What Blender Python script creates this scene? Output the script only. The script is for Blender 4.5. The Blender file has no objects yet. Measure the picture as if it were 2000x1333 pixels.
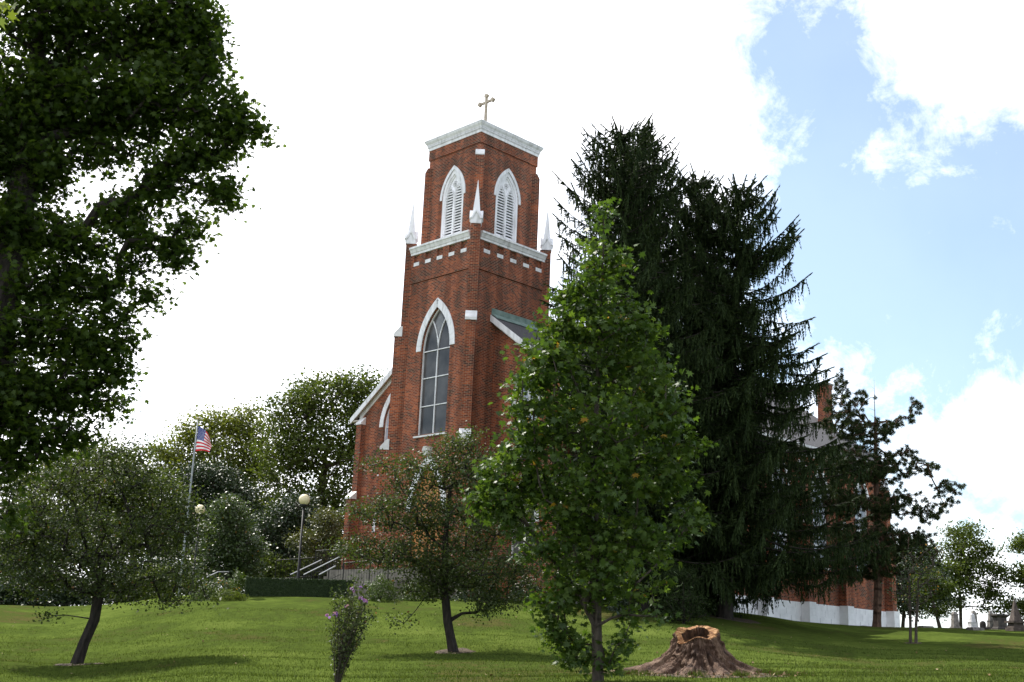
import bpy, bmesh, math, random
import numpy as np
from mathutils import Vector, Matrix, noise as mnoise
from mathutils.geometry import tessellate_polygon

# ---------------------------------------------------------------- camera, sky, sun, exposure
SC = bpy.context.scene
F_PX, PITCH, ROLL, YAW = 2360.67, 0.256192, 0.0416, 0.788935
EYE = np.array([-38.6096, -41.7755, -2.618])
fw = np.array([math.cos(YAW)*math.cos(PITCH), math.sin(YAW)*math.cos(PITCH), math.sin(PITCH)])
rt0 = np.array([math.sin(YAW), -math.cos(YAW), 0.0]); up0 = np.cross(rt0, fw)
RT = rt0*math.cos(ROLL)+up0*math.sin(ROLL); UP = up0*math.cos(ROLL)-rt0*math.sin(ROLL)
FH = np.array([math.cos(YAW), math.sin(YAW), 0.0])          # horizontal forward
RH = rt0                                                    # horizontal right
cam_data = bpy.data.cameras.new('camera'); cam = bpy.data.objects.new('camera', cam_data)
SC.collection.objects.link(cam); SC.camera = cam
cam_data.sensor_width = 36; cam_data.lens = F_PX/2000*36; cam_data.clip_end = 3000
M = Matrix(((RT[0], UP[0], -fw[0], EYE[0]), (RT[1], UP[1], -fw[1], EYE[1]), (RT[2], UP[2], -fw[2], EYE[2]), (0, 0, 0, 1)))
cam.matrix_world = M

SUN_EL, SUN_LEFT = math.radians(50), math.radians(42)       # sun ahead of the camera, to the left
sd = (FH*math.cos(SUN_LEFT) - RH*math.sin(SUN_LEFT))*math.cos(SUN_EL); sd[2] = math.sin(SUN_EL)
ld = bpy.data.lights.new('sun', 'SUN'); ld.energy = 3.2; ld.angle = math.radians(0.5); ld.color = (1, .95, .86)
sun = bpy.data.objects.new('sun', ld); SC.collection.objects.link(sun)
sun.rotation_euler = Vector(sd).to_track_quat('Z', 'Y').to_euler()
SC.view_settings.view_transform = 'Standard'; SC.view_settings.look = 'None'
SC.view_settings.exposure = 1.48; SC.view_settings.gamma = 1

def ray(u, v):
    return fw + RT*(u-1000)/F_PX - UP*(v-666.5)/F_PX

W_ = bpy.data.worlds.new('World'); SC.world = W_; W_.use_nodes = True
def build_sky():
    nt = W_.node_tree; N = nt.nodes; L = nt.links; N.clear()
    out = N.new('ShaderNodeOutputWorld'); bg = N.new('ShaderNodeBackground'); bg.inputs[1].default_value = 0.12
    sky = N.new('ShaderNodeTexSky'); sky.sky_type = 'NISHITA'; sky.sun_disc = False
    sky.sun_elevation = SUN_EL; sky.sun_rotation = math.atan2(sd[0], sd[1]); sky.dust_density = 1.0; sky.air_density = 1.0
    tc = N.new('ShaderNodeTexCoord')
    def mth(op, a, b=None, c=None, clamp=False):
        n = N.new('ShaderNodeMath'); n.operation = op; n.use_clamp = clamp
        for i, v in enumerate((a, b, c)):
            if v is None: continue
            if isinstance(v, (int, float)): n.inputs[i].default_value = v
            else: L.new(v, n.inputs[i])
        return n.outputs[0]
    n1 = N.new('ShaderNodeTexNoise'); n1.inputs['Scale'].default_value = 9; n1.inputs['Detail'].default_value = 10
    n1.inputs['Roughness'].default_value = 0.66; n1.inputs['Distortion'].default_value = 0.25
    L.new(tc.outputs['Generated'], n1.inputs['Vector'])
    n2 = N.new('ShaderNodeTexNoise'); n2.inputs['Scale'].default_value = 2.2; n2.inputs['Detail'].default_value = 6
    L.new(tc.outputs['Generated'], n2.inputs['Vector'])
    # cloud banks: centre (a direction in the sky), angular size, strength
    banks = [(250, 300, .43, 1.7), (150, 900, .40, 1.5), (850, 100, .235, 1.6), (1250, 200, .125, 1.2), (1420, 330, .075, .9), (1530, 240, .04, .6), (1980, 60, .085, .9), (1830, 60, .065, .8), (1900, 170, .06, .85),
             (1700, 300, .045, .45), (1820, 310, .04, .42), (1640, 560, .06, .3), (1980, 830, .10, .72), (1850, 870, .09, .7), (1760, 760, .06, .45), (1700, 700, .05, .35), (1590, 620, .05, .45),
             (1960, 1040, .045, .6), (1930, 1120, .06, .6), (1980, 430, .03, .35), (1830, 465, .03, .32), (1500, 60, .025, .45), (1300, 1000, .14, .7), (2000, 960, .12, .5)]
    acc = None
    back = [(-FH*.9+np.array([0, 0, .35]), .55, .9), (-RH*.8-FH*.5+np.array([0, 0, .5]), .5, .9), (RH*.7-FH*.4+np.array([0, 0, .8]), .4, .7), (np.array([0, 0, 1.]), .4, .9)]  # unseen banks behind and overhead, added to brighten and whiten the fill light
    for bk in [(ray(u, v), r, s) for u, v, r, s in banks]+back:
        d, r, s = bk; d = d/np.linalg.norm(d)
        vm = N.new('ShaderNodeVectorMath'); vm.operation = 'DISTANCE'
        L.new(tc.outputs['Generated'], vm.inputs[0]); vm.inputs[1].default_value = tuple(d)
        f = mth('MULTIPLY', mth('SUBTRACT', 1.0, mth('DIVIDE', vm.outputs['Value'], r*1.15)), s)
        acc = f if acc is None else mth('MAXIMUM', acc, f)
    acc = mth('MAXIMUM', acc, -.42)
    for u, v, r, s in [(1545, 90, .055, .9), (1560, 400, .05, .5), (1870, 570, .13, 1.0), (1700, 480, .07, .7), (1940, 330, .05, .6), (1640, 190, .05, .7), (1800, 780, .06, .4), (1930, 1000, .03, .6)]:   # clear patches
        d = ray(u, v); d = d/np.linalg.norm(d); vm = N.new('ShaderNodeVectorMath'); vm.operation = 'DISTANCE'
        L.new(tc.outputs['Generated'], vm.inputs[0]); vm.inputs[1].default_value = tuple(d)
        acc = mth('SUBTRACT', acc, mth('MULTIPLY', mth('MAXIMUM', mth('SUBTRACT', 1.0, mth('DIVIDE', vm.outputs['Value'], r*1.3)), 0.0), s))
    n4 = N.new('ShaderNodeTexNoise'); n4.inputs['Scale'].default_value = 26; n4.inputs['Detail'].default_value = 9; n4.inputs['Roughness'].default_value = .7; n4.inputs['Distortion'].default_value = .4
    L.new(tc.outputs['Generated'], n4.inputs['Vector'])
    m = mth('ADD', acc, mth('MULTIPLY', mth('SUBTRACT', n1.outputs[0], .5), 3.2))
    m = mth('ADD', m, mth('MULTIPLY', mth('SUBTRACT', n4.outputs[0], .5), 2.1))
    m = mth('ADD', m, mth('MULTIPLY', mth('SUBTRACT', n2.outputs[0], .5), .7))
    rmp = N.new('ShaderNodeMapRange'); rmp.interpolation_type = 'SMOOTHSTEP'; L.new(m, rmp.inputs[0])
    rmp.inputs[1].default_value = -.36; rmp.inputs[2].default_value = 1.15; rmp.inputs[3].default_value = .125; rmp.interpolation_type = 'LINEAR'
    # soft grey modelling inside the clouds
    n3 = N.new('ShaderNodeTexNoise'); n3.inputs['Scale'].default_value = 4; n3.inputs['Detail'].default_value = 5
    L.new(tc.outputs['Generated'], n3.inputs['Vector'])
    cr = N.new('ShaderNodeMapRange'); L.new(n3.outputs[0], cr.inputs[0]); cr.inputs[1].default_value = .3; cr.inputs[2].default_value = .6
    cr.inputs[3].default_value = 5.6; cr.inputs[4].default_value = 8.0
    cc = N.new('ShaderNodeCombineColor')
    L.new(cr.outputs[0], cc.inputs[0]); L.new(cr.outputs[0], cc.inputs[1]); L.new(mth('MULTIPLY', cr.outputs[0], 1.04), cc.inputs[2])
    mul = N.new('ShaderNodeMix'); mul.data_type = 'RGBA'; mul.blend_type = 'MULTIPLY'; mul.inputs[0].default_value = 1
    L.new(sky.outputs[0], mul.inputs[6]); mul.inputs[7].default_value = SKY_TINT
    mx = N.new('ShaderNodeMix'); mx.data_type = 'RGBA'
    L.new(rmp.outputs[0], mx.inputs[0]); L.new(mul.outputs[2], mx.inputs[6]); L.new(cc.outputs[0], mx.inputs[7])
    L.new(mx.outputs[2], bg.inputs[0]); L.new(bg.outputs[0], out.inputs[0])
SKY_TINT = (.42, .51, .53, 1)
build_sky()

# ---------------------------------------------------------------- helpers
rng = np.random.default_rng(11); random.seed(5)
OFF = {}
COL = SC.collection
def tag(o, label=None, cat=None, group=None, kind=None):
    if label: o['label'] = label
    if cat: o['category'] = cat
    if group: o['group'] = group
    if kind: o['kind'] = kind
    return o
def empty(name, loc, label, cat, group=None):
    o = bpy.data.objects.new(name, None); COL.objects.link(o); o.location = tuple(loc); OFF[o.name] = np.array(loc, float)
    return tag(o, label, cat, group)
def link_mesh(name, me, parent=None):
    o = bpy.data.objects.new(name, me); COL.objects.link(o)
    if parent is not None:
        o.parent = parent; OFF[o.name] = OFF[parent.name]
    else: OFF[o.name] = np.zeros(3)
    return o
class MB:
    def __init__(s): s.v = []; s.f = []; s.m = []
    def face(s, pts, mi=0):
        n = len(s.v); s.v += [tuple(map(float, p)) for p in pts]; s.f.append(tuple(range(n, n+len(pts)))); s.m.append(mi)
    def hexa(s, b, t, mi=0):          # b, t: 4 points each, counter-clockwise seen from above
        n = len(s.v); s.v += [tuple(map(float, p)) for p in list(b)+list(t)]
        k = len(b)
        s.f.append(tuple(range(n+k-1, n-1, -1))); s.f.append(tuple(range(n+k, n+2*k)))
        for i in range(k): s.f.append((n+i, n+(i+1) % k, n+k+(i+1) % k, n+k+i))
        s.m += [mi]*(k+2)
    def box(s, x0, x1, y0, y1, z0, z1, mi=0):
        s.hexa([(x0, y0, z0), (x1, y0, z0), (x1, y1, z0), (x0, y1, z0)], [(x0, y0, z1), (x1, y0, z1), (x1, y1, z1), (x0, y1, z1)], mi)
    def obox(s, c, a, b, ha, hb, z0, z1, mi=0, st=1.0):   # oriented box, axes a, b horizontal
        c = np.array(c, float); a = np.array(a, float); b = np.array(b, float)
        q = [(-1, -1), (1, -1), (1, 1), (-1, 1)]
        if a[0]*b[1]-a[1]*b[0] < 0: q = q[::-1]
        B = [(*(c[:2]+a[:2]*ha*i+b[:2]*hb*j), z0) for i, j in q]; T = [(*(c[:2]+a[:2]*ha*i*st+b[:2]*hb*j*st), z1) for i, j in q]
        s.hexa(B, T, mi)
    def prism(s, prof, O, A, B, w0, w1, mi=0):  # profile (p,q) -> O + A*p + Z*q, extruded along B from w0 to w1
        O, A, B = np.array(O, float), np.array(A, float), np.array(B, float); Z = np.array([0, 0, 1.])
        P = [O+A*p+Z*q for p, q in prof]
        lo = [p+B*w0 for p in P]; hi = [p+B*w1 for p in P]
        n = len(s.v); s.v += [tuple(p) for p in lo+hi]; k = len(P)
        s.f.append(tuple(range(n+k-1, n-1, -1))); s.f.append(tuple(range(n+k, n+2*k)))
        for i in range(k): s.f.append((n+i, n+(i+1) % k, n+k+(i+1) % k, n+k+i))
        s.m += [mi]*(k+2)
    def tube(s, pts, rad, seg=8, mi=0):
        pts = [np.array(p, float) for p in pts]; n0 = len(s.v); K = len(pts)
        if not hasattr(rad, '__len__'): rad = [rad]*K
        ref = None
        for i, p in enumerate(pts):
            d = pts[min(i+1, K-1)]-pts[max(i-1, 0)]; d = d/(np.linalg.norm(d)+1e-9)
            if ref is None: ref = np.array([1., 0, 0]) if abs(d[0]) < .8 else np.array([0, 1., 0])
            a = np.cross(d, ref); a /= np.linalg.norm(a)+1e-9; b = np.cross(d, a); ref = np.cross(a, d)
            for j in range(seg):
                t = 2*math.pi*j/seg; s.v.append(tuple(p+rad[i]*(a*math.cos(t)+b*math.sin(t))))
        for i in range(K-1):
            for j in range(seg):
                s.f.append((n0+i*seg+j, n0+i*seg+(j+1) % seg, n0+(i+1)*seg+(j+1) % seg, n0+(i+1)*seg+j)); s.m.append(mi)
        s.f.append(tuple(range(n0, n0+seg))); s.f.append(tuple(range(n0+K*seg-1, n0+(K-1)*seg-1, -1))); s.m += [mi, mi]
    def lathe(s, c, prof, seg=24, mi=0):
        n0 = len(s.v)
        for r, z in prof:
            for j in range(seg):
                t = 2*math.pi*j/seg; s.v.append((c[0]+r*math.cos(t), c[1]+r*math.sin(t), c[2]+z))
        for i in range(len(prof)-1):
            for j in range(seg):
                s.f.append((n0+i*seg+j, n0+i*seg+(j+1) % seg, n0+(i+1)*seg+(j+1) % seg, n0+(i+1)*seg+j)); s.m.append(mi)
        s.f.append(tuple(range(n0+seg-1, n0-1, -1))); e = n0+(len(prof)-1)*seg; s.f.append(tuple(range(e, e+seg))); s.m += [mi, mi]
    def build(s, name, mats, parent=None, smooth=False, uv=False, fix=True):
        me = bpy.data.meshes.new(name)
        off = OFF[parent.name] if parent is not None else np.zeros(3)
        V = np.array(s.v, float)-off
        me.from_pydata(V.tolist(), [], s.f)
        if not isinstance(mats, (list, tuple)): mats = [mats]
        for m in mats: me.materials.append(m)
        me.polygons.foreach_set('material_index', s.m)
        if fix:
            bm = bmesh.new(); bm.from_mesh(me); bmesh.ops.remove_doubles(bm, verts=bm.verts, dist=1e-5)
            bmesh.ops.recalc_face_normals(bm, faces=bm.faces); bm.to_mesh(me); bm.free()
        if smooth: me.polygons.foreach_set('use_smooth', [True]*len(me.polygons))
        if uv: wall_uv(me, off)
        me.update()
        return link_mesh(name, me, parent)
def wall_uv(me, off):
    L = me.uv_layers.new(name='UVMap'); d = L.data
    for p in me.polygons:
        n = p.normal
        for li in p.loop_indices:
            co = me.vertices[me.loops[li].vertex_index].co; x, y, z = co.x+off[0], co.y+off[1], co.z+off[2]
            if abs(n.z) > .9: d[li].uv = (x, y)
            else:
                t = Vector((-n.y, n.x, 0)).normalized(); d[li].uv = (x*t.x+y*t.y, z)
def array_mesh(name, V, sizes, mat, parent=None, rnd=None, smooth=False):
    """V: all corner points in order, sizes: corners per face."""
    me = bpy.data.meshes.new(name); off = OFF[parent.name] if parent is not None else np.zeros(3)
    n = len(V); me.vertices.add(n); me.vertices.foreach_set('co', (V-off).astype(np.float32).ravel())
    me.loops.add(n); me.loops.foreach_set('vertex_index', np.arange(n, dtype=np.int32))
    st = np.concatenate([[0], np.cumsum(sizes)[:-1]]).astype(np.int32)
    me.polygons.add(len(sizes)); me.polygons.foreach_set('loop_start', st)
    me.materials.append(mat); me.update(calc_edges=True)
    if rnd is not None:
        a = me.attributes.new('rnd', 'FLOAT', 'FACE'); a.data.foreach_set('value', rnd.astype(np.float32))
    if smooth: me.polygons.foreach_set('use_smooth', [True]*len(me.polygons))
    return link_mesh(name, me, parent)
def unit(v): return v/(np.linalg.norm(v, axis=-1, keepdims=True)+1e-9)
def leaves(name, C, Nrm, size, tmpl, mat, parent=None, droop=None, rnd=None):
    C = np.asarray(C); n = len(C); T = np.array(tmpl, float)
    if T.shape[1] == 2: T = np.c_[T, np.zeros(len(T))]
    Nrm = unit(Nrm); r = rng.normal(size=(n, 3))
    if droop is not None: r = r*.7+droop
    Y = unit(r-(r*Nrm).sum(1, keepdims=True)*Nrm); X = np.cross(Y, Nrm)
    s = (size*np.ones(n))[:, None, None]
    V = C[:, None, :]+s*(T[None, :, 0, None]*X[:, None, :]+T[None, :, 1, None]*Y[:, None, :]+T[None, :, 2, None]*Nrm[:, None, :])
    return array_mesh(name, V.reshape(-1, 3), np.full(n, len(T)), mat, parent, rng.random(n) if rnd is None else rnd)
STAR = [(0, -.1), (.22, -.28), (.2, -.05), (.52, .02), (.24, .22), (.3, .58), (.08, .4), (0, .85), (-.08, .4), (-.3, .58), (-.24, .22), (-.52, .02), (-.2, -.05), (-.22, -.28)]
STAR = [(x, y, -.25*abs(x)+.08*math.sin(5*y)) for x, y in STAR]
OVAL = [(0, 0, 0), (.28, .22, -.06), (.3, .55, -.08), (0, 1, -.05), (-.3, .55, -.08), (-.28, .22, -.06)]
MAPLE = [(0, -.03), (.24, -.2), (.27, .0), (.62, .06), (.36, .24), (.54, .62), (.17, .44), (0, 1.0), (-.17, .44), (-.54, .62), (-.36, .24), (-.62, .06), (-.27, .0), (-.24, -.2)]
MAPLE = [(x, y, -.22*abs(x)+.1*(y-.4)**2) for x, y in MAPLE]

# ---------------------------------------------------------------- terrain
TD = [-80, 0, 12, 20, 27, 33, 40, 50, 57, 66, 75, 85, 110, 200, 900]
TT = [-.36, -.2246, 0, .1483, .297, .4]
TZ = np.array([
 [-1.8, -1.62, -1.4, -1.12, -.95, -.6, -.1, .75, 1.3, 1.6, 1.65, 1.6, .5, -5, -30],
 [-1.8, -1.62, -1.25, -.85, -.5, -.2, .5, 1.9, 2.3, 2.5, 2.5, 2.3, 1, -5, -30],
 [-1.8, -1.62, -1.1, -.55, -.3, .08, .8, 2.1, 2.6, 2.62, 2.62, 2.62, 1.5, -5, -30],
 [-1.8, -1.62, -.95, -.35, -.12, .15, .8, 1.95, 2.58, 2.62, 2.62, 2.62, 1.5, -5, -30],
 [-1.8, -1.62, -.85, -.2, 0, .15, .5, 1.2, 1.85, 2.35, 2.62, 2.6, 1.8, -5, -30],
 [-1.8, -1.62, -.8, -.1, .1, .3, .65, 1.35, 1.9, 2.4, 2.8, 2.9, 2, -5, -30]])
def _pchip(x, xs, Y):
    h = np.diff(xs); dl = np.diff(Y, axis=1)/h
    m = np.zeros_like(Y)
    w = (h[1:]*dl[:, :-1]+h[:-1]*dl[:, 1:])/(h[1:]+h[:-1]); m[:, 1:-1] = w; m[:, 0] = dl[:, 0]; m[:, -1] = dl[:, -1]
    i = np.clip(np.searchsorted(xs, x)-1, 0, len(xs)-2); t = (x-xs[i])/h[i]
    h00 = 2*t**3-3*t**2+1; h10 = t**3-2*t**2+t; h01 = -2*t**3+3*t**2; h11 = t**3-t**2
    return h00*Y[:, i]+h10*h[i]*m[:, i]+h01*Y[:, i+1]+h11*h[i]*m[:, i+1]
def ground(x, y):
    x = np.atleast_1d(np.asarray(x, float)); y = np.atleast_1d(np.asarray(y, float))
    dx = x-EYE[0]; dy = y-EYE[1]; D = dx*FH[0]+dy*FH[1]; S = dx*RH[0]+dy*RH[1]
    t = S/np.maximum(D, 18.); t = .42*np.tanh(t/.42*1.0) if False else np.clip(t, -.42, .46)
    Z = _pchip(np.clip(D, -79, 899), np.array(TD, float), TZ)
    tt = np.array(TT); i = np.clip(np.searchsorted(tt, t)-1, 0, len(tt)-2); k = np.clip((t-tt[i])/(tt[i+1]-tt[i]), 0, 1)
    k = k*k*(3-2*k)*.5+k*.5
    ar = np.arange(len(x)); z = Z[i, ar]*(1-k)+Z[i+1, ar]*k
    und = .05*np.sin(x*.7+1)*np.cos(y*.6)+.03*np.sin(x*1.9+y*1.3)
    return z+und*np.clip(D/30, 0, 1)+EYE[2]
def gz(x, y): return float(ground(x, y)[0])
def at(u, v, D):            # the point seen at pixel (u, v) of the 2000 x 1333 frame, D metres ahead
    r = ray(u, v); return EYE + r*(D/(r@FH))
def foot(u, D, vg=1230):    # ground point under that column
    p = at(u, vg, D)
    for _ in range(4):      # follow the plumb line to the ground
        z = gz(p[0], p[1])
        rr = ray(u, vg); q = at(u, vg, D); vg += (q[2]-z)/D*F_PX*.97; p = at(u, vg, D)
    p = np.array([p[0], p[1], gz(p[0], p[1])]); return p
def PX(D): return D/F_PX     # metres per pixel at that depth

# ---------------------------------------------------------------- materials
def mat(name, col, rough=.7, metal=0, spec=.4):
    m = bpy.data.materials.new(name); m.use_nodes = True; b = m.node_tree.nodes['Principled BSDF']
    b.inputs['Base Color'].default_value = (*col, 1); b.inputs['Roughness'].default_value = rough; b.inputs['Metallic'].default_value = metal
    b.inputs['Specular IOR Level'].default_value = spec
    return m
def noisy(name, c1, c2, scale=8, rough=.8, bump=.2, bscale=40, detail=6, spec=.3, stretch=None, dist=.02, c3=None):
    m = mat(name, c1, rough, 0, spec); nt = m.node_tree; N = nt.nodes; L = nt.links; b = N['Principled BSDF']
    tc = N.new('ShaderNodeTexCoord'); mp = N.new('ShaderNodeMapping'); L.new(tc.outputs['Object'], mp.inputs[0])
    if stretch: mp.inputs['Scale'].default_value = stretch
    n = N.new('ShaderNodeTexNoise'); n.inputs['Scale'].default_value = scale; n.inputs['Detail'].default_value = detail; L.new(mp.outputs[0], n.inputs['Vector'])
    r = N.new('ShaderNodeValToRGB'); L.new(n.outputs[0], r.inputs[0]); e = r.color_ramp.elements
    e[0].position = .32; e[0].color = (*c1, 1); e[1].position = .68; e[1].color = (*c2, 1)
    if c3: q = e.new(.5); q.color = (*c3, 1)
    L.new(r.outputs[0], b.inputs['Base Color'])
    if bump:
        n2 = N.new('ShaderNodeTexNoise'); n2.inputs['Scale'].default_value = bscale; n2.inputs['Detail'].default_value = 5; L.new(mp.outputs[0], n2.inputs['Vector'])
        bp = N.new('ShaderNodeBump'); bp.inputs['Strength'].default_value = bump; bp.inputs['Distance'].default_value = dist
        L.new(n2.outputs[0], bp.inputs['Height']); L.new(bp.outputs[0], b.inputs['Normal'])
    return m
def brick_mat(name, soot=0.0):
    m = bpy.data.materials.new(name); m.use_nodes = True; nt = m.node_tree; N = nt.nodes; L = nt.links; b = N['Principled BSDF']
    b.inputs['Roughness'].default_value = .85; b.inputs['Specular IOR Level'].default_value = .2
    uv = N.new('ShaderNodeUVMap'); uv.uv_map = 'UVMap'
    br = N.new('ShaderNodeTexBrick'); L.new(uv.outputs[0], br.inputs['Vector'])
    br.inputs['Scale'].default_value = 1; br.inputs['Brick Width'].default_value = .225; br.inputs['Row Height'].default_value = .082
    br.inputs['Mortar Size'].default_value = .011; br.inputs['Mortar Smooth'].default_value = .2; br.offset = .5
    br.inputs['Color1'].default_value = (0, 0, 0, 1); br.inputs['Color2'].default_value = (1, 1, 1, 1); br.inputs['Mortar'].default_value = (.5, .5, .5, 1)
    n = N.new('ShaderNodeTexNoise'); n.inputs['Scale'].default_value = .75; n.inputs['Detail'].default_value = 7; L.new(uv.outputs[0], n.inputs['Vector'])
    add = N.new('ShaderNodeMath'); add.operation = 'MULTIPLY_ADD'; L.new(n.outputs[0], add.inputs[0]); add.inputs[1].default_value = 2.4; add.inputs[2].default_value = -1.2-soot
    ad2 = N.new('ShaderNodeMath'); ad2.operation = 'ADD'; L.new(add.outputs[0], ad2.inputs[0])
    sp = N.new('ShaderNodeSeparateColor'); L.new(br.outputs['Color'], sp.inputs[0]); L.new(sp.outputs[0], ad2.inputs[1])
    wv = N.new('ShaderNodeMapping'); L.new(uv.outputs[0], wv.inputs[0]); wv.inputs['Scale'].default_value = (2.2, .16, 1)
    ns = N.new('ShaderNodeTexNoise'); ns.inputs['Scale'].default_value = 1.0; ns.inputs['Detail'].default_value = 6; L.new(wv.outputs[0], ns.inputs['Vector'])
    stn = N.new('ShaderNodeMapRange'); L.new(ns.outputs[0], stn.inputs[0]); stn.inputs[1].default_value = .38; stn.inputs[2].default_value = .62; stn.inputs[3].default_value = .84; stn.inputs[4].default_value = 1.38
    # weather staining that grows with height on the exposed tower
    tc = N.new('ShaderNodeTexCoord'); sx = N.new('ShaderNodeSeparateXYZ'); L.new(tc.outputs['Object'], sx.inputs[0])
    mr = N.new('ShaderNodeMapRange'); L.new(sx.outputs[2], mr.inputs[0]); mr.inputs[1].default_value = 10; mr.inputs[2].default_value = 19; mr.inputs[3].default_value = 0; mr.inputs[4].default_value = .12
    sb = N.new('ShaderNodeMath'); sb.operation = 'SUBTRACT'; L.new(ad2.outputs[0], sb.inputs[0]); L.new(mr.outputs[0], sb.inputs[1])
    r = N.new('ShaderNodeValToRGB'); L.new(sb.outputs[0], r.inputs[0]); e = r.color_ramp.elements
    e[0].position = 0.0; e[0].color = (.055, .024, .019, 1); e[1].position = 1; e[1].color = (.30, .075, .028, 1)
    for p, c in ((.12, (.085, .027, .018, 1)), (.3, (.13, .031, .017, 1)), (.65, (.19, .043, .019, 1))): q = e.new(p); q.color = c
    mo = N.new('ShaderNodeMix'); mo.data_type = 'RGBA'; L.new(br.outputs['Fac'], mo.inputs[0]); L.new(r.outputs[0], mo.inputs[6]); mo.inputs[7].default_value = (.27, .17, .115, 1)
    st2 = N.new('ShaderNodeVectorMath'); st2.operation = 'SCALE'; L.new(mo.outputs[2], st2.inputs[0]); L.new(stn.outputs[0], st2.inputs['Scale']); L.new(st2.outputs[0], b.inputs['Base Color'])
    bp = N.new('ShaderNodeBump'); bp.inputs['Strength'].default_value = .6; bp.inputs['Distance'].default_value = .01; bp.invert = True
    L.new(br.outputs['Fac'], bp.inputs['Height']); L.new(bp.outputs[0], b.inputs['Normal'])
    return m
def leaf_mat(name, cols, rough=.42, trans=.3, spec=.5, autumn=None):
    m = bpy.data.materials.new(name); m.use_nodes = True; nt = m.node_tree; N = nt.nodes; L = nt.links; b = N['Principled BSDF']
    at_ = N.new('ShaderNodeAttribute'); at_.attribute_name = 'rnd'
    r = N.new('ShaderNodeValToRGB'); L.new(at_.outputs['Fac'], r.inputs[0]); e = r.color_ramp.elements
    e[0].position = 0; e[0].color = (*cols[0], 1); e[1].position = .93 if autumn else 1; e[1].color = (*cols[-1], 1)
    for i, c in enumerate(cols[1:-1]): q = e.new((i+1)/(len(cols)-1)*.93); q.color = (*c, 1)
    if autumn:
        r.color_ramp.interpolation = 'LINEAR'
        q = e.new(1-autumn[1]); q.color = (*cols[-1], 1); q = e.new(1-autumn[1]+.002); q.color = (*autumn[0], 1)
    L.new(r.outputs[0], b.inputs['Base Color']); b.inputs['Roughness'].default_value = rough; b.inputs['Specular IOR Level'].default_value = spec
    tr = N.new('ShaderNodeBsdfTranslucent'); mul = N.new('ShaderNodeMix'); mul.data_type = 'RGBA'; mul.blend_type = 'MULTIPLY'; mul.inputs[0].default_value = 1
    L.new(r.outputs[0], mul.inputs[6]); mul.inputs[7].default_value = (1.5, 1.5, .6, 1); L.new(mul.outputs[2], tr.inputs[0])
    ms = N.new('ShaderNodeMixShader'); ms.inputs[0].default_value = trans
    L.new(b.outputs[0], ms.inputs[1]); L.new(tr.outputs[0], ms.inputs[2]); L.new(ms.outputs[0], N['Material Output'].inputs[0])
    return m
M_ = {}
M_['brick'] = brick_mat('brick')
M_['white'] = noisy('painted_white_trim', (.58, .58, .58), (.88, .88, .90), 1.6, .6, .1, 30, spec=.3, stretch=(3, 3, .5), c3=(.80, .80, .82), detail=10)
M_['plinth'] = noisy('whitewashed_stone', (.74, .74, .76), (.88, .88, .90), 2.5, .75, .35, 9)
M_['stonewhite'] = noisy('white_stone_cap', (.60, .60, .60), (.80, .80, .80), 4, .6, .1, 25)
M_['glass'] = noisy('dark_window_glass', (.030, .030, .032), (.105, .10, .10), .9, .2, 0, spec=.3)  # patchy tone put into the colour to imitate uneven reflections
M_['glass2'] = noisy('pale_storm_glass', (.10, .10, .10), (.22, .21, .20), 2.5, .2, 0, spec=.6)
M_['curtain'] = noisy('pale_blue_pane', (.30, .34, .42), (.48, .52, .60), 2, .25, 0, spec=.6)
M_['shingle'] = noisy('grey_shingle', (.05, .048, .05), (.11, .105, .11), 14, .9, .5, 20, stretch=(1, 1, 3))
M_['copper'] = noisy('green_copper', (.11, .17, .15), (.22, .30, .27), 3, .7, .1, 20)
M_['wood'] = noisy('orange_oak_door', (.36, .15, .045), (.52, .24, .08), 6, .45, .1, 30, stretch=(3, 3, .4))
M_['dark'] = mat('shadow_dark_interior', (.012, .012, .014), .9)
M_['iron'] = mat('black_iron', (.010, .010, .011), .6, 0, .3)
M_['steel'] = mat('galvanised_rail', (.34, .35, .37), .5, .3)
M_['alu'] = noisy('weathered_flagpole', (.20, .22, .24), (.32, .34, .36), 4, .4, 0)
M_['globe'] = noisy('cream_globe', (.66, .56, .34), (.76, .66, .43), 3, .35, 0, spec=.5)
M_['concrete'] = noisy('pale_concrete', (.13, .115, .10), (.24, .215, .185), 5, .85, .3, 30)
M_['crossm'] = noisy('weathered_gilt_cross', (.34, .27, .19), (.55, .47, .37), 8, .6, .1, 40)
M_['bark'] = noisy('grey_brown_bark', (.030, .024, .019), (.085, .070, .055), 9, .9, .8, 18, stretch=(2, 2, .5), dist=.03)
M_['barkdark'] = noisy('dark_bark', (.012, .010, .009), (.036, .029, .024), 9, .9, .8, 14, stretch=(2, 2, .5), dist=.04)
M_['barkpine'] = noisy('reddish_pine_bark', (.045, .028, .02), (.13, .075, .05), 8, .9, .8, 14, stretch=(2, 2, .5), dist=.04)
M_['soil'] = noisy('bare_soil', (.026, .018, .010), (.085, .058, .036), 6, .95, .8, 25)

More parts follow.
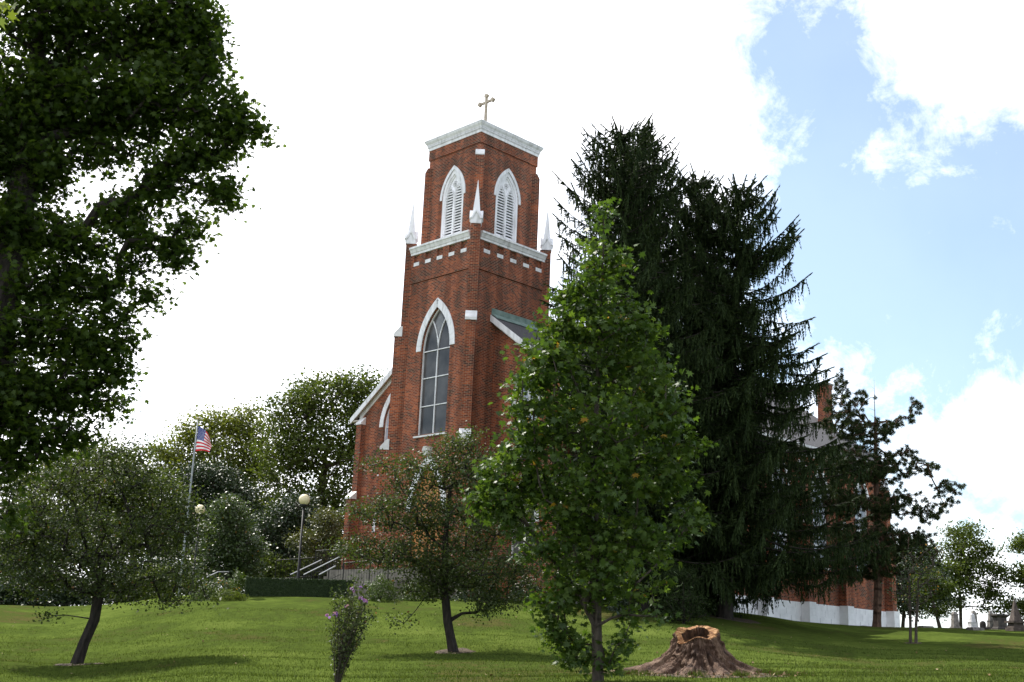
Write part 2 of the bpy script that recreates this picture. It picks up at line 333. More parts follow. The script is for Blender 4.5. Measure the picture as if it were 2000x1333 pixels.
# ---------------------------------------------------------------- the church
TW, TDp = 5.05, 5.24            # tower width (y) and depth (x)
CH = empty('church', (0, 0, 0), 'red brick church with tall square bell tower, white trim and pointed windows', 'church')
def arch(cx, hw, zs, za, n=10):
    """points of a pointed arch from the left foot over the apex to the right foot, in (s, z)"""
    h = za-zs; R = (h*h+hw*hw)/(2*hw); a1 = math.asin(min(1, h/R)); P = []
    for i in range(n+1):
        a = a1*i/n; P.append((cx-hw+R-R*math.cos(a), zs+R*math.sin(a)))
    Q = [(2*cx-s, z) for s, z in P[:-1]][::-1]
    return P+Q
def opening(cx, hw, zb, zs, za, n=10): return [(cx-hw, zb)]+arch(cx, hw, zs, za, n)+[(cx+hw, zb)]
class Plane:                    # a wall plane: point = O + T*s + N*out + Z*z
    def __init__(s, O, T, N): s.O, s.T, s.N = (np.array(a, float) for a in (O, T, N))
    def p(s, a, z, out=0): return s.O+s.T*a+s.N*out+np.array([0, 0, z])
def wall(mb, pl, outline, holes=(), depth=.25, mi=0, out=0.):
    loops = [[Vector((a, z, 0)) for a, z in outline]]+[[Vector((a, z, 0)) for a, z in h] for h in holes]
    flat = [q for l in loops for q in l]
    for tri in tessellate_polygon(loops): mb.face([pl.p(flat[i].x, flat[i].y, out) for i in tri], mi)
    for h in holes:
        for i in range(len(h)):
            a, b = h[i], h[(i+1) % len(h)]
            mb.face([pl.p(*a, out), pl.p(*b, out), pl.p(*b, out-depth), pl.p(*a, out-depth)], mi)
def slab(mb, pl, poly, o0, o1, mi=0):       # flat polygon with thickness between two offsets
    A = [pl.p(a, z, o0) for a, z in poly]; B = [pl.p(a, z, o1) for a, z in poly]
    loops = [[Vector((a, z, 0)) for a, z in poly]]
    for tri in tessellate_polygon(loops):
        mb.face([B[i] for i in tri], mi)
        if True: mb.face([A[i] for i in tri][::-1], mi)
    for i in range(len(poly)):
        j = (i+1) % len(poly); mb.face([A[i], A[j], B[j], B[i]], mi)
def band(mb, pl, outer, inner, o0, o1, mi=0, gap=0.0, every=1):  # strip between two point rows (an arch ring)
    n = len(outer)
    for i in range(n-1):
        a, b, c, d = outer[i], outer[i+1], inner[i+1], inner[i]
        if gap:
            def L(p, q, k): return (p[0]+(q[0]-p[0])*k, p[1]+(q[1]-p[1])*k)
            la = math.dist(a, b)+1e-6; lb = math.dist(c, d)+1e-6
            a, b = L(a, b, gap/la), L(a, b, 1-gap/la); c, d = L(c, d, gap/lb), L(c, d, 1-gap/lb)
        slab(mb, pl, [a, b, c, d], o0, o1, mi)
def strip(mb, pl, pts, w, o0, o1, mi=0):    # a bar following a polyline, width w
    for (a, b) in zip(pts[:-1], pts[1:]):
        d = math.dist(a, b)
        if d < 1e-6: continue
        nx, nz = -(b[1]-a[1])/d*w/2, (b[0]-a[0])/d*w/2; ex, ez = (b[0]-a[0])/d*w*.12, (b[1]-a[1])/d*w*.12
        slab(mb, pl, [(a[0]+nx-ex, a[1]+nz-ez), (a[0]-nx-ex, a[1]-nz-ez), (b[0]-nx+ex, b[1]-nz+ez), (b[0]+nx+ex, b[1]+nz+ez)], o0, o1, mi)

FR = Plane((0, 0, 0), (0, 1, 0), (-1, 0, 0))            # tower front
RI = Plane((0, 0, 0), (1, 0, 0), (0, -1, 0))            # tower right side
LE = Plane((0, TW, 0), (1, 0, 0), (0, 1, 0))
BK = Plane((TDp, 0, 0), (0, 1, 0), (1, 0, 0))
Q = 5.2; NX0, NX1 = 1.62, 31.0                          # nave: side overhang of tower, front and rear planes
NF = Plane((NX0, 0, 0), (0, 1, 0), (-1, 0, 0)); NB = Plane((NX1, 0, 0), (0, 1, 0), (1, 0, 0))
NR = Plane((0, -Q, 0), (1, 0, 0), (0, -1, 0)); NL = Plane((0, TW+Q, 0), (1, 0, 0), (0, 1, 0))
HR, SL, CY = 13.55, .7148, TW/2                         # roof underside line: z = HR - SL*distance from tower side
def roofz(y, add=0): return HR+SL*TW/2-SL*abs(y-CY)+add

tall = opening(2.52, 1.08, 7.88, 12.2, 14.36, 12)
doorh = opening(2.52, 1.12, 1.35, 4.12, 6.3, 10)
mb = MB()
wall(mb, FR, [(0, -1), (TW, -1), (TW, 15.97), (0, 15.97)], [tall, doorh], .28)
for P, w in ((RI, TDp), (LE, TDp), (BK, TW)): wall(mb, P, [(0, -1), (w, -1), (w, 15.97), (0, 15.97)])
mb.box(-.06, TDp+.06, -.06, TW+.06, 15.97, 17.07)
mb.box(.05, TDp-.05, .05, TW-.05, 17.07, 17.5)
fb = [(-.06, .53)]+[(.95+.897*i, .53+.897*(i+1)) for i in range(4)]+[(4.54, TW+.06)]
rb = [(-.06, .56)]+[(.99+.94*i, .56+.94*(i+1)) for i in range(4)]+[(4.75, TDp+.06)]
for a, b in fb:
    mb.box(-.06, .05, a, b, 17.07, 17.5); mb.box(TDp-.05, TDp+.06, a, b, 17.07, 17.5)
for a, b in rb:
    a = max(a, .05); b = min(b, TDp-.05)
    mb.box(a, b, -.06, .05, 17.07, 17.5); mb.box(a, b, TW-.05, TW+.06, 17.07, 17.5)
mb.build('tower_wall', M_['brick'], CH, uv=True, fix=False)
def onebox(name, m, *a):
    mb = MB(); mb.box(*a); return mb.build(name, m, CH)
for i in range(5):
    a = .53+.897*i
    for x0, x1 in ((-.075, .02), (TDp-.02, TDp+.075)): onebox('corbel_block', M_['stonewhite'], x0, x1, a, a+.42, 16.88, 17.075)
    a = .56+.94*i
    for y0, y1 in ((-.075, .02), (TW-.02, TW+.075)): onebox('corbel_block', M_['stonewhite'], a, a+.43, y0, y1, 16.88, 17.075)
# middle cornice
def cornice(mb, x0, x1, y0, y1, prof):       # stacked square rings: (offset, z0, z1)
    for o0, o1, z0, z1 in prof:
        B = [(x0-o0, y0-o0, z0), (x1+o0, y0-o0, z0), (x1+o0, y1+o0, z0), (x0-o0, y1+o0, z0)]
        T = [(x0-o1, y0-o1, z1), (x1+o1, y0-o1, z1), (x1+o1, y1+o1, z1), (x0-o1, y1+o1, z1)]
        mb.hexa(B, T)
pc = [(-.3, 17.505), (.09, 17.505), (.10, 17.62), (.13, 17.63), (.17, 17.72), (.21, 17.80), (.245, 17.82), (.25, 17.92), (-.3, 18.0)]
for O, A, B, w in (((0, 0, 0), (-1, 0, 0), (0, 1, 0), TW), ((TDp, 0, 0), (1, 0, 0), (0, 1, 0), TW), ((0, 0, 0), (0, -1, 0), (1, 0, 0), TDp), ((0, TW, 0), (0, 1, 0), (1, 0, 0), TDp)):
    mb = MB(); mb.prism(pc, O, A, B, .27, w-.27); mb.build('cornice', M_['white'], CH)
mb = MB(); mb.box(.2, TDp-.2, .2, TW-.2, 17.7, 17.97); mb.build('gutter_floor', M_['shingle'], CH)
# belfry
I = .56; BX0, BX1, BY0, BY1 = I, TDp-I+.05, I, TW-I
lw_f = opening(2.48, .82, 18.06, 20.45, 22.0, 10); lw_r = opening(2.64, .82, 18.06, 20.45, 22.0, 10)
BF = Plane((I, 0, 0), (0, 1, 0), (-1, 0, 0)); BR = Plane((0, I, 0), (1, 0, 0), (0, -1, 0))
BL = Plane((0, BY1, 0), (1, 0, 0), (0, 1, 0)); BB = Plane((BX1, 0, 0), (0, 1, 0), (1, 0, 0))
mb = MB()
for P, a, b, h in ((BF, BY0, BY1, lw_f), (BR, BX0, BX1, lw_r), (BL, BX0, BX1, lw_r), (BB, BY0, BY1, lw_f)):
    wall(mb, P, [(a, 17.9), (b, 17.9), (b, 22.98), (a, 22.98)], [h], .3)
mb.box(BX0-.05, BX1+.05, BY0-.05, BY1+.05, 22.98, 23.62)
R2 = math.sqrt(.5)
corners = [((0, 0), (-1, -1)), ((0, TW), (-1, 1)), ((TDp, 0), (1, -1)), ((TDp, TW), (1, 1))]
bc = [((BX0, BY0), (-1, -1)), ((BX0, BY1), (-1, 1)), ((BX1, BY0), (1, -1)), ((BX1, BY1), (1, 1))]
for (cx, cy), (dx, dy) in bc:
    d = np.array([dx*R2, dy*R2, 0]); t = np.array([-d[1], d[0], 0])
    mb.prism([(-.3, 17.9), (.2, 17.9), (.2, 22.2), (.06, 22.5), (-.3, 22.5)], (cx, cy, 0), d, t, -.22, .22)
mb.build('belfry_wall', M_['brick'], CH, uv=True, fix=False)
mb = MB(); d = np.array([-R2, -R2, 0]); t = np.array([R2, -R2, 0])
mb.prism([(-.1, 22.22), (.225, 22.22), (.225, 22.3), (.12, 22.55), (-.1, 22.55)], (BX0, BY0, 0), d, t, -.235, .235)
mb.build('offset_stone', M_['stonewhite'], CH)
mb = MB(); cornice(mb, BX0, BX1, BY0, BY1, [(.075, .085, 23.55, 23.70), (.10, .10, 23.703, 23.83), (.15, .15, 23.833, 23.87), (.15, .22, 23.873, 23.97), (.22, .25, 23.973, 24.06), (.26, .26, 24.063, 24.12)])
for i in range(46):           # dentils
    s = BY0-.12+i*(BY1-BY0+.24)/46; mb.box(BX0-.14, BX0-.09, s, s+.05, 23.725, 23.83); mb.box(BX1+.09, BX1+.14, s, s+.05, 23.725, 23.83)
    s = BX0-.12+i*(BX1-BX0+.24)/46; mb.box(s, s+.05, BY0-.14, BY0-.09, 23.725, 23.83); mb.box(s, s+.05, BY1+.09, BY1+.14, 23.725, 23.83)
mb.build('cornice', M_['white'], CH)
mb = MB(); mx_, my_ = (BX0+BX1)/2, (BY0+BY1)/2
mb.hexa([(BX0-.22, BY0-.22, 24.125), (BX1+.22, BY0-.22, 24.125), (BX1+.22, BY1+.22, 24.125), (BX0-.22, BY1+.22, 24.125)], [(mx_-.1, my_-.1, 24.9), (mx_+.1, my_-.1, 24.9), (mx_+.1, my_+.1, 24.9), (mx_-.1, my_+.1, 24.9)])
mb.build('tower_roof', M_['shingle'], CH)
# cross, arms along y
CP = Plane((mx_, my_, 0), (0, 1, 0), (-1, 0, 0)); mb = MB()
def trefoil(s, z, ds, dz):
    slab(mb, CP, [(s+.15*math.cos(k*math.pi/4)*(1.0 if k % 2 == 0 else .78), z+.15*math.sin(k*math.pi/4)*(1.0 if k % 2 == 0 else .78)) for k in range(8)], -.07, .07)
cz = 26.62
slab(mb, CP, [(-.075, 24.7), (.075, 24.7), (.06, 27.0), (-.06, 27.0)], -.055, .055)
slab(mb, CP, [(-.48, cz-.06), (.48, cz-.06), (.48, cz+.06), (-.48, cz+.06)], -.05, .05)
trefoil(-.5, cz, -1, 0); trefoil(.5, cz, 1, 0); trefoil(0, 27.0, 0, 1)
mb.box(mx_-.16, mx_+.16, my_-.16, my_+.16, 24.8, 25.0)
mb.build('cross', M_['crossm'], CH)
# diagonal buttresses of the tower with caps and pinnacles
for k, ((cx, cy), (dx, dy)) in enumerate(corners):
    d = np.array([dx*R2, dy*R2, 0]); t = np.array([-d[1], d[0], 0]); mb = MB()
    st = [(13.5, 18.2, .17, .25), (7.5, 13.2, .46, .25), (-1, 7.3, .78, .26)]
    for z0, z1, r, w in st: mb.prism([(-.4, z0), (r, z0), (r, z1), (-.4, z1)], (cx, cy, 0), d, t, -w, w)
    for z0, r0, r1 in ((13.2, .17, .46), (7.3, .46, .78)):
        mb.prism([(-.4, z0), (r1-.02, z0), (r0, z0+.45), (-.4, z0+.45)], (cx, cy, 0), d, t, -.245, .245)
    bt = mb.build('buttress', M_['brick'], CH, uv=True, fix=False)
    for z0, r0, r1 in ((13.14, .17, .46), (7.24, .46, .78)):
        mb = MB(); mb.prism([(r0-.1, z0), (r1+.04, z0), (r1+.04, z0+.14), (r0+.02, z0+.54), (r0-.1, z0+.54)], (cx, cy, 0), d, t, -.285, .285)
        mb.build('stone_cap', M_['stonewhite'], bt)
    # pinnacle: gabled base on each side, then a tapering spike
    mb = MB(); c = np.array([cx, cy, 0])+d*(-.06); h = .235
    mb.obox(c, d, t, .265, .265, 18.2, 18.27)
    mb.obox(c, d, t, h, h, 18.27, 18.72)
    for a, b in ((d, t), (t, d), (-d, t), (-t, d)):
        mb.prism([(-h, 18.24), (h, 18.24), (h+.05, 18.5), (0, 18.95), (-h-.05, 18.5)], c, b, a, h-.06, h+.04)
        mb.prism([(-.2, 18.42), (0, 18.80), (.2, 18.42), (.27, 18.47), (0, 18.96), (-.27, 18.47)], c, b, a, h+.035, h+.10)
    mb.obox(c, d, t, .2, .2, 18.72, 20.6, st=.03)
    mb.build('pinnacle', M_['white'], CH)
# nave walls
lowwin = lambda c: opening(c, .78, 2.0, 3.46, 5.15, 9)
upwin = lambda c: opening(c, .74, 6.55, 9.05, 10.65, 9)
y0, y1 = -Q, TW+Q
mb = MB()
e = .15
wall(mb, NF, [(y0, -1), (-.02, -1), (-.02, roofz(0)+e), (y0, roofz(y0)+e)], [lowwin(-2.45), upwin(-2.45)], .25)
wall(mb, NF, [(TW+.02, -1), (y1, -1), (y1, roofz(y1)+e), (TW+.02, roofz(TW)+e)], [lowwin(7.5), upwin(7.5)], .25)
wall(mb, NB, [(y0, -1), (y1, -1), (y1, roofz(y1)+e), (CY, roofz(CY)+e), (y0, roofz(y0)+e)])
BUT = [4.4, 8.6, 12.8, 17.0, 21.2, 25.3]
SW = [6.5, 10.7, 14.9, 19.1, 23.25, 28.0]
sidewin = lambda c: opening(c, .8, 3.1, 6.9, 8.6, 8)
wall(mb, NR, [(NX0, .9), (NX1, .9), (NX1, roofz(y0)+e), (NX0, roofz(y0)+e)], [sidewin(c) for c in SW], .25)
wall(mb, NL, [(NX0, .9), (NX1, .9), (NX1, roofz(y1)+e), (NX0, roofz(y1)+e)], [sidewin(c) for c in SW], .25)
mb.build('nave_wall', M_['brick'], CH, uv=True, fix=False)
# plinth with block courses
mb = MB(); bl = MB()
for z0, z1 in ((-1.0, -.08), (-.075, .30), (.305, .66), (.665, .99)):
    mb.box(NX0-.05, NX1+.07, y0-.08+.006*(z0 < 0), y0+.12, z0, z1); mb.box(NX0-.05, NX1+.07, y1-.12, y1+.08, z0, z1); mb.box(NX1-.1, NX1+.07, y0+.125, y1-.125, z0, z1)
    for i, x in enumerate(BUT+[30.72]):
        mb.box(x-.34, x+.34, y0-.62, y0-.085, z0, z1+(.03 if z1 > .9 else 0))
for row, z in enumerate((-.075, .305, .665)):       # vertical joints, cut as thin dark recesses' edges
    x = NX0+.6+(row % 2)*.5
    while x < NX1-.3:
        bl.box(x, x+.012, y0-.083, y0-.075, z+.01, z+.31); x += .95+.25*random.random()
mb.box(NX0-.02, NX1, y0-.06, y0, -.9, .96)
mb.build('plinth', M_['plinth'], CH); tag(bl.build('plinth_joint', mat('grey_joint', (.32, .32, .34), .9), CH), kind='stuff')
# side buttresses
for x in BUT+[30.72]:
    mb = MB()
    mb.prism([(0, 1.02), (.5, 1.02), (.5, 5.4), (.3, 5.8), (.3, 8.4), (.0, 8.9)], (x, y0, 0), (0, -1, 0), (1, 0, 0), -.26, .26)
    bt = mb.build('buttress', M_['brick'], CH, uv=True, fix=False)
    mb = MB(); mb.prism([(.28, 5.36), (.53, 5.36), (.53, 5.46), (.30, 5.84), (.28, 5.84)], (x, y0, 0), (0, -1, 0), (1, 0, 0), -.29, .29)
    mb.build('stone_cap', M_['stonewhite'], bt); mb = MB()
    mb.prism([(0, 8.36), (.33, 8.36), (.33, 8.46), (.0, 8.94)], (x, y0, 0), (0, -1, 0), (1, 0, 0), -.29, .29)
    mb.build('stone_cap', M_['stonewhite'], bt)
for ya, yb in ((9.8, 10.22), (TW-10.22, TW-9.8)):
    mb = MB()
    mb.prism([(0, -1), (.62, -1), (.62, 5.3), (.27, 5.6), (.27, 9.35), (0, 9.6)], (NX0, 0, 0), (-1, 0, 0), (0, 1, 0), ya, yb)
    bt = mb.build('buttress', M_['brick'], CH, uv=True, fix=False)
    for z, p0, p1 in ((5.24, .27, .62), (9.32, .0, .27)):
        mb = MB()
        mb.prism([(p0, z), (p1+.05, z), (p1+.05, z+.1), (p0+.02, z+.42), (p0, z+.42)], (NX0, 0, 0), (-1, 0, 0), (0, 1, 0), ya-.03, yb+.03)
        mb.build('stone_cap', M_['stonewhite'], bt)
# roof: two slopes either side of the tower; thickness .12
mb = MB(); OV = .47; XF = NX0-.29; XB = NX1+.35
for s in (-1, 1):
    def yy(k): return CY+s*k
    for (xa, xb, ka) in ((XF, TDp+.0, TW/2+.005), (TDp+.002, XB, 0)):
        kb = TW/2+Q+OV; za, zb = HR+SL*(TW/2-ka), HR+SL*(TW/2-kb)
        prof = [(ka, za+.17), (kb, zb+.17), (kb, zb+.29), (ka, za+.29)]
        mb.prism([(s*k, z) for k, z in prof], (0, CY, 0), (0, 1, 0), (1, 0, 0), xa, xb)
mb.build('roof', M_['shingle'], CH, fix=True)
for s in (-1, 1):
    kb = TW/2+Q+OV+.02
    for X, w in ((XF-.045, .04), (XB+.005, .04)):
        mb = MB()
        ka = TW/2+.01 if X < 10 else 0
        za, zb = HR+SL*(TW/2-ka), HR+SL*(TW/2-kb)
        mb.prism([(s*ka, za-.06), (s*kb, zb-.06), (s*kb, zb+.27), (s*ka, za+.27)], (X, CY, 0), (0, 1, 0), (1, 0, 0), 0, w)
        mb.build('bargeboard', M_['white'], CH)
    mb = MB()                     # frieze board on the wall under the soffit
    ka, kb2 = TW/2+.01, TW/2+Q+.02; za, zb = HR+SL*(TW/2-ka), HR+SL*(TW/2-kb2)
    mb.prism([(s*ka, za-.20), (s*kb2, zb-.20), (s*kb2, zb+.10), (s*ka, za+.10)], (NX0-.06, CY, 0), (0, 1, 0), (1, 0, 0), 0, .055)
    mb.build('frieze_board', M_['white'], CH)
CREAM = noisy('cream_soffit', (.42, .38, .33), (.52, .48, .42), 4, .7, 0)
for s in (-1, 1):
    mb = MB()
    ka, kb = TW/2+.01, TW/2+Q+OV; za, zb = HR+SL*(TW/2-ka), HR+SL*(TW/2-kb)
    mb.prism([(s*ka, za+.12), (s*kb, zb+.12), (s*kb, zb+.165), (s*ka, za+.165)], (0, CY, 0), (0, 1, 0), (1, 0, 0), XF, NX0+.02)
    k0, k1 = TW/2+Q, TW/2+Q+OV; z1 = HR+SL*(TW/2-k1)
    mb.build('soffit', CREAM, CH); mb = MB()
    mb.box(XF, XB, *sorted((CY+s*(k0-.05), CY+s*k1)), z1+.02, z1+.10); mb.build('soffit', CREAM, CH)
for s in (-1, 1):
    mb = MB()
    k1 = TW/2+Q+OV; z1 = HR+SL*(TW/2-k1)
    mb.box(XF, XB, *sorted((CY+s*(k1+.003), CY+s*(k1+.11))), z1+.10, z1+.24); mb.build('gutter', M_['white'], CH); mb = MB()
    mb.box(NX0, NX1, *sorted((CY+s*(k1-OV+.003), CY+s*(k1-OV+.06))), z1-.28, z1+.02); mb.build('frieze_board', M_['white'], CH)
for ys, sg in ((0, -1), (TW, 1)):
    mb = MB(); mb.box(XF+.02, TDp, *sorted((ys+sg*.006, ys+sg*.035)), HR+.2, HR+.62); mb.prism([(0, HR+.33), (.42, HR+.03), (.42, HR+.05), (0, HR+.37)], (0, ys, 0), (0, sg, 0), (1, 0, 0), XF+.02, TDp)
    mb.build('flashing', M_['copper'], CH)
# windows
def trac(mb, P, c, hw, zs, za, w, o0, o1):     # Y tracery: two arcs crossing from the mullion
    A = arch(c, hw, zs, za, 12)
    h = za-zs; R = (h*h+hw*hw)/(2*hw)
    for sg in (-1, 1):
        pts = []
        for i in range(13):
            a = i/12*1.2; s = sg*(R-R*math.cos(a)); z = zs+R*math.sin(a)
            # stop at the frame
            zl = np.interp(abs(s), [hw-R+R*math.cos(b) for b in np.linspace(math.asin(h/R), 0, 20)], [zs+R*math.sin(b) for b in np.linspace(math.asin(h/R), 0, 20)])
            if z > zl-.01: break
            pts.append((c+s, z))
        strip(mb, P, pts, w, o0, o1)
def arched_window(P, c, hw, zb, zs, za, bars, hoodw, name='arched_window', pane=None, sill=True, base=0.0, mull=True, voussoir=.012, fr=.05, sillw=.13):
    mbp = MB(); op = opening(c, hw-.005, zb, zs, za-.005, 10); slab(mbp, P, op, -.24, -.2)
    wn = mbp.build(name, pane or M_['glass'], CH)
    mbf = MB(); oa = arch(c, hw, zs, za, 12); ia = arch(c, hw-fr, zs, za-fr*1.6, 12)
    band(mbf, P, [(c-hw, zb)]+oa+[(c+hw, zb)], [(c-hw+fr, zb)]+ia+[(c+hw-fr, zb)], -.2, -.13)
    if mull:
        strip(mbf, P, [(c, zb), (c, zs)], fr, -.198, -.14); trac(mbf, P, c, hw-fr, zs, za-fr, fr, -.197, -.145)
    for z in bars: strip(mbf, P, [(c-hw+.01, z), (c+hw-.01, z)], fr*.95, -.196, -.15)
    mbf.build('frame', M_['white'], wn, fix=True)
    if hoodw:
        mbh = MB(); n = 10; oo = arch(c, hw+hoodw, zs, za+hoodw*1.35, n); ii = arch(c, hw+.002, zs, za+.002, n)
        band(mbh, P, oo, ii, -.02, .045, gap=voussoir); band(mbh, P, oo, ii, -.03, .02)
        mbh.build('hood', M_['white'], wn, fix=True)
    if sill:
        mbs = MB(); mbs.prism([(-.2, zb-.14), (.09, zb-.14), (.09, zb-.06), (-.2, zb+.02)], P.p(0, 0), P.N, P.T, c-hw-sillw, c+hw+sillw)
        mbs.build('sill', M_['stonewhite'], wn)
    return wn
w = arched_window(FR, 2.52, 1.08, 7.88, 12.2, 14.36, (9.34, 10.78, 12.17), .36, voussoir=.006)
# the small incised cross on the crown of the hood and the pale top light
mb = MB(); slab(mb, FR, [(2.50, 14.5), (2.54, 14.5), (2.54, 14.78), (2.50, 14.78)], .045, .05); slab(mb, FR, [(2.44, 14.66), (2.60, 14.66), (2.60, 14.70), (2.44, 14.70)], .045, .051)
mb.build('cross_mark', mat('slate_paint', (.2, .2, .22), .6), w)
mb = MB(); cc_ = [(2.52, 12.9), (2.83, 13.55), (2.80, 13.72), (2.52, 14.2), (2.24, 13.72), (2.21, 13.55)]; slab(mb, FR, cc_, -.199, -.193)
mb.build('pane', M_['glass2'], w)
for c in (-2.45, 7.5):
    arched_window(NF, c, .74, 6.55, 9.05, 10.65, (9.05, 7.8), .3, pane=M_['curtain'])
    arched_window(NF, c, .78, 2.0, 3.46, 5.15, (3.46,), .28)
for c in SW:
    arched_window(NR, c, .8, 3.1, 6.9, 8.6, (4.3, 5.6, 6.9), .24, pane=M_['curtain'], fr=.07)
# belfry openings
def louvred(P, c, base):
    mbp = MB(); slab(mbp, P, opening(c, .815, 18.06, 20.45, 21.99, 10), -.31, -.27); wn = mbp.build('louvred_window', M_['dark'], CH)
    mbf = MB(); oa = arch(c, .82, 20.45, 22.0, 12); ia = arch(c, .68, 20.45, 21.76, 12)
    band(mbf, P, [(c-.82, 18.06)]+oa+[(c+.82, 18.06)], [(c-.68, 18.06)]+ia+[(c+.68, 18.06)], -.2, -.02)
    ib = arch(c, .60, 20.45, 21.66, 12)
    band(mbf, P, [(c-.68, 18.06)]+ia+[(c+.68, 18.06)], [(c-.60, 18.06)]+ib+[(c+.60, 18.06)], -.22, -.08)
    strip(mbf, P, [(c, 18.06), (c, 20.6)], .11, -.2, -.06)
    slab(mbf, P, [(c-.6, 18.06), (c+.6, 18.06), (c+.6, 18.48), (c-.6, 18.48)], -.22, -.12)
    for sg in (-1, 1):      # heads of the two lights
        cc = c+sg*.33
        hd = arch(cc, .30, 20.35, 21.15, 8); strip(mbf, P, hd, .07, -.2, -.07)
    # solid panel between light heads and main arch, with a quatrefoil
    poly = [(c, 20.55)]+[(c+.33+.30*math.cos(a)*1.0, 20.4+.78*math.sin(a)) for a in (math.radians(150), math.radians(120), math.radians(90))]
    panel = [(c, 20.5), (c+.12, 20.85), (c+.33, 21.18), (c+.42, 21.15), (c+.22, 21.45), (c, 21.68), (c-.22, 21.45), (c-.42, 21.15), (c-.33, 21.18), (c-.12, 20.85)]
    slab(mbf, P, panel, -.22, -.14)
    mbf.build('frame', M_['white'], wn, fix=True)
    mbq = MB()
    for k in range(4):
        a = math.pi/4+k*math.pi/2; qx, qz = c+.085*math.cos(a), 21.24+.085*math.sin(a)
        ring = [(qx+.075*math.cos(b), qz+.075*math.sin(b)) for b in np.linspace(0, 2*math.pi, 13)]
        strip(mbq, P, ring, .03, -.14, -.10)
    mbq.build('quatrefoil', M_['white'], wn, fix=True)
    mbl = MB()
    for sg in (-1, 1):
        cc = c+sg*.33; z = 18.55
        while z < 21.05:
            hwl = .285 if z < 20.35 else max(.03, .285*(1-((z-20.35)/.8)**1.6))
            mbl.prism([(-.25, z+.075), (-.10, z), (-.09, z+.075), (-.25, z+.14)], P.p(0, 0), P.N, P.T, cc-hwl, cc+hwl); z += .152
    mbl.build('louvre', M_['white'], wn)
    mbh = MB(); oo = arch(c, .98, 20.44, 22.22, 9); ii = arch(c, .822, 20.44, 22.0, 9)
    band(mbh, P, oo, ii, -.02, .04, gap=.005); band(mbh, P, oo, ii, -.03, .02); mbh.build('hood', M_['white'], wn, fix=True)
    mbs = MB(); mbs.prism([(-.2, 18.02), (.08, 18.02), (.08, 18.08), (-.2, 18.14)], P.p(0, 0), P.N, P.T, c-.95, c+.95); mbs.build('sill', M_['white'], wn)
for P, c in ((BF, 2.48), (BR, 2.64), (BL, 2.64), (BB, 2.48)): louvred(P, c, 0)
# entrance door
mb = MB(); slab(mb, FR, opening(2.52, 1.1, 1.35, 4.12, 6.28, 10), -.27, -.2)
dr = mb.build('door', M_['wood'], CH)
mb = MB(); oo = arch(2.52, 1.46, 4.12, 6.84, 10); ii = arch(2.52, 1.122, 4.12, 6.3, 10); band(mb, FR, oo, ii, -.02, .05, gap=.006); band(mb, FR, oo, ii, -.03, .02); mb.build('hood', M_['white'], dr)
mb = MB(); strip(mb, FR, [(2.52, 1.35), (2.52, 4.1)], .05, -.2, -.17)
for a in (1.5, 3.54): strip(mb, FR, [(a, 1.35), (a, 4.1)], .1, -.2, -.16)
strip(mb, FR, [(1.42, 4.1), (3.62, 4.1)], .14, -.2, -.15)
for a in (1.98, 3.06):
    for z in (1.9, 3.0):
        slab(mb, FR, [(a-.33, z), (a+.33, z), (a+.33, z+.85), (a-.33, z+.85)], -.2, -.18)
mb.build('panelling', M_['wood'], dr)
mb = MB(); slab(mb, FR, [(2.3, 6.98), (2.74, 6.98), (2.64, 7.2), (2.40, 7.2)], .0, .32); slab(mb, FR, [(2.36, 6.78), (2.68, 6.78), (2.72, 6.97), (2.32, 6.97)], .03, .28)
mb.build('wall_lantern', noisy('lantern_white', (.5, .5, .47), (.62, .6, .56), 4, .5, 0), CH)
# chimney on the rear slope, basement door, downpipe
mb = MB(); chx, chy = 30.4, -1.5
mb.box(chx-.34, chx+.34, chy-.34, chy+.34, 11.0, 15.2); mb.box(chx-.38, chx+.38, chy-.38, chy+.38, 15.2, 15.45)
ch = mb.build('chimney', M_['brick'], CH, uv=True, fix=False)
mb = MB(); mb.box(chx-.42, chx+.42, chy-.42, chy+.42, 15.453, 15.58); mb.build('chimney_cap', M_['concrete'], ch)
mb = MB(); mb.box(8.9, 9.85, y0-.10, y0-.083, -.1, .95)
bd = mb.build('basement_vent', mat('dark_vent', (.03, .03, .035), .6), CH)
mb = MB()
for i in range(9): mb.box(8.95+i*.105, 8.975+i*.105, y0-.125, y0-.103, -.1, .93)
mb.build('grille', mat('grey_grille', (.25, .26, .28), .5), bd)

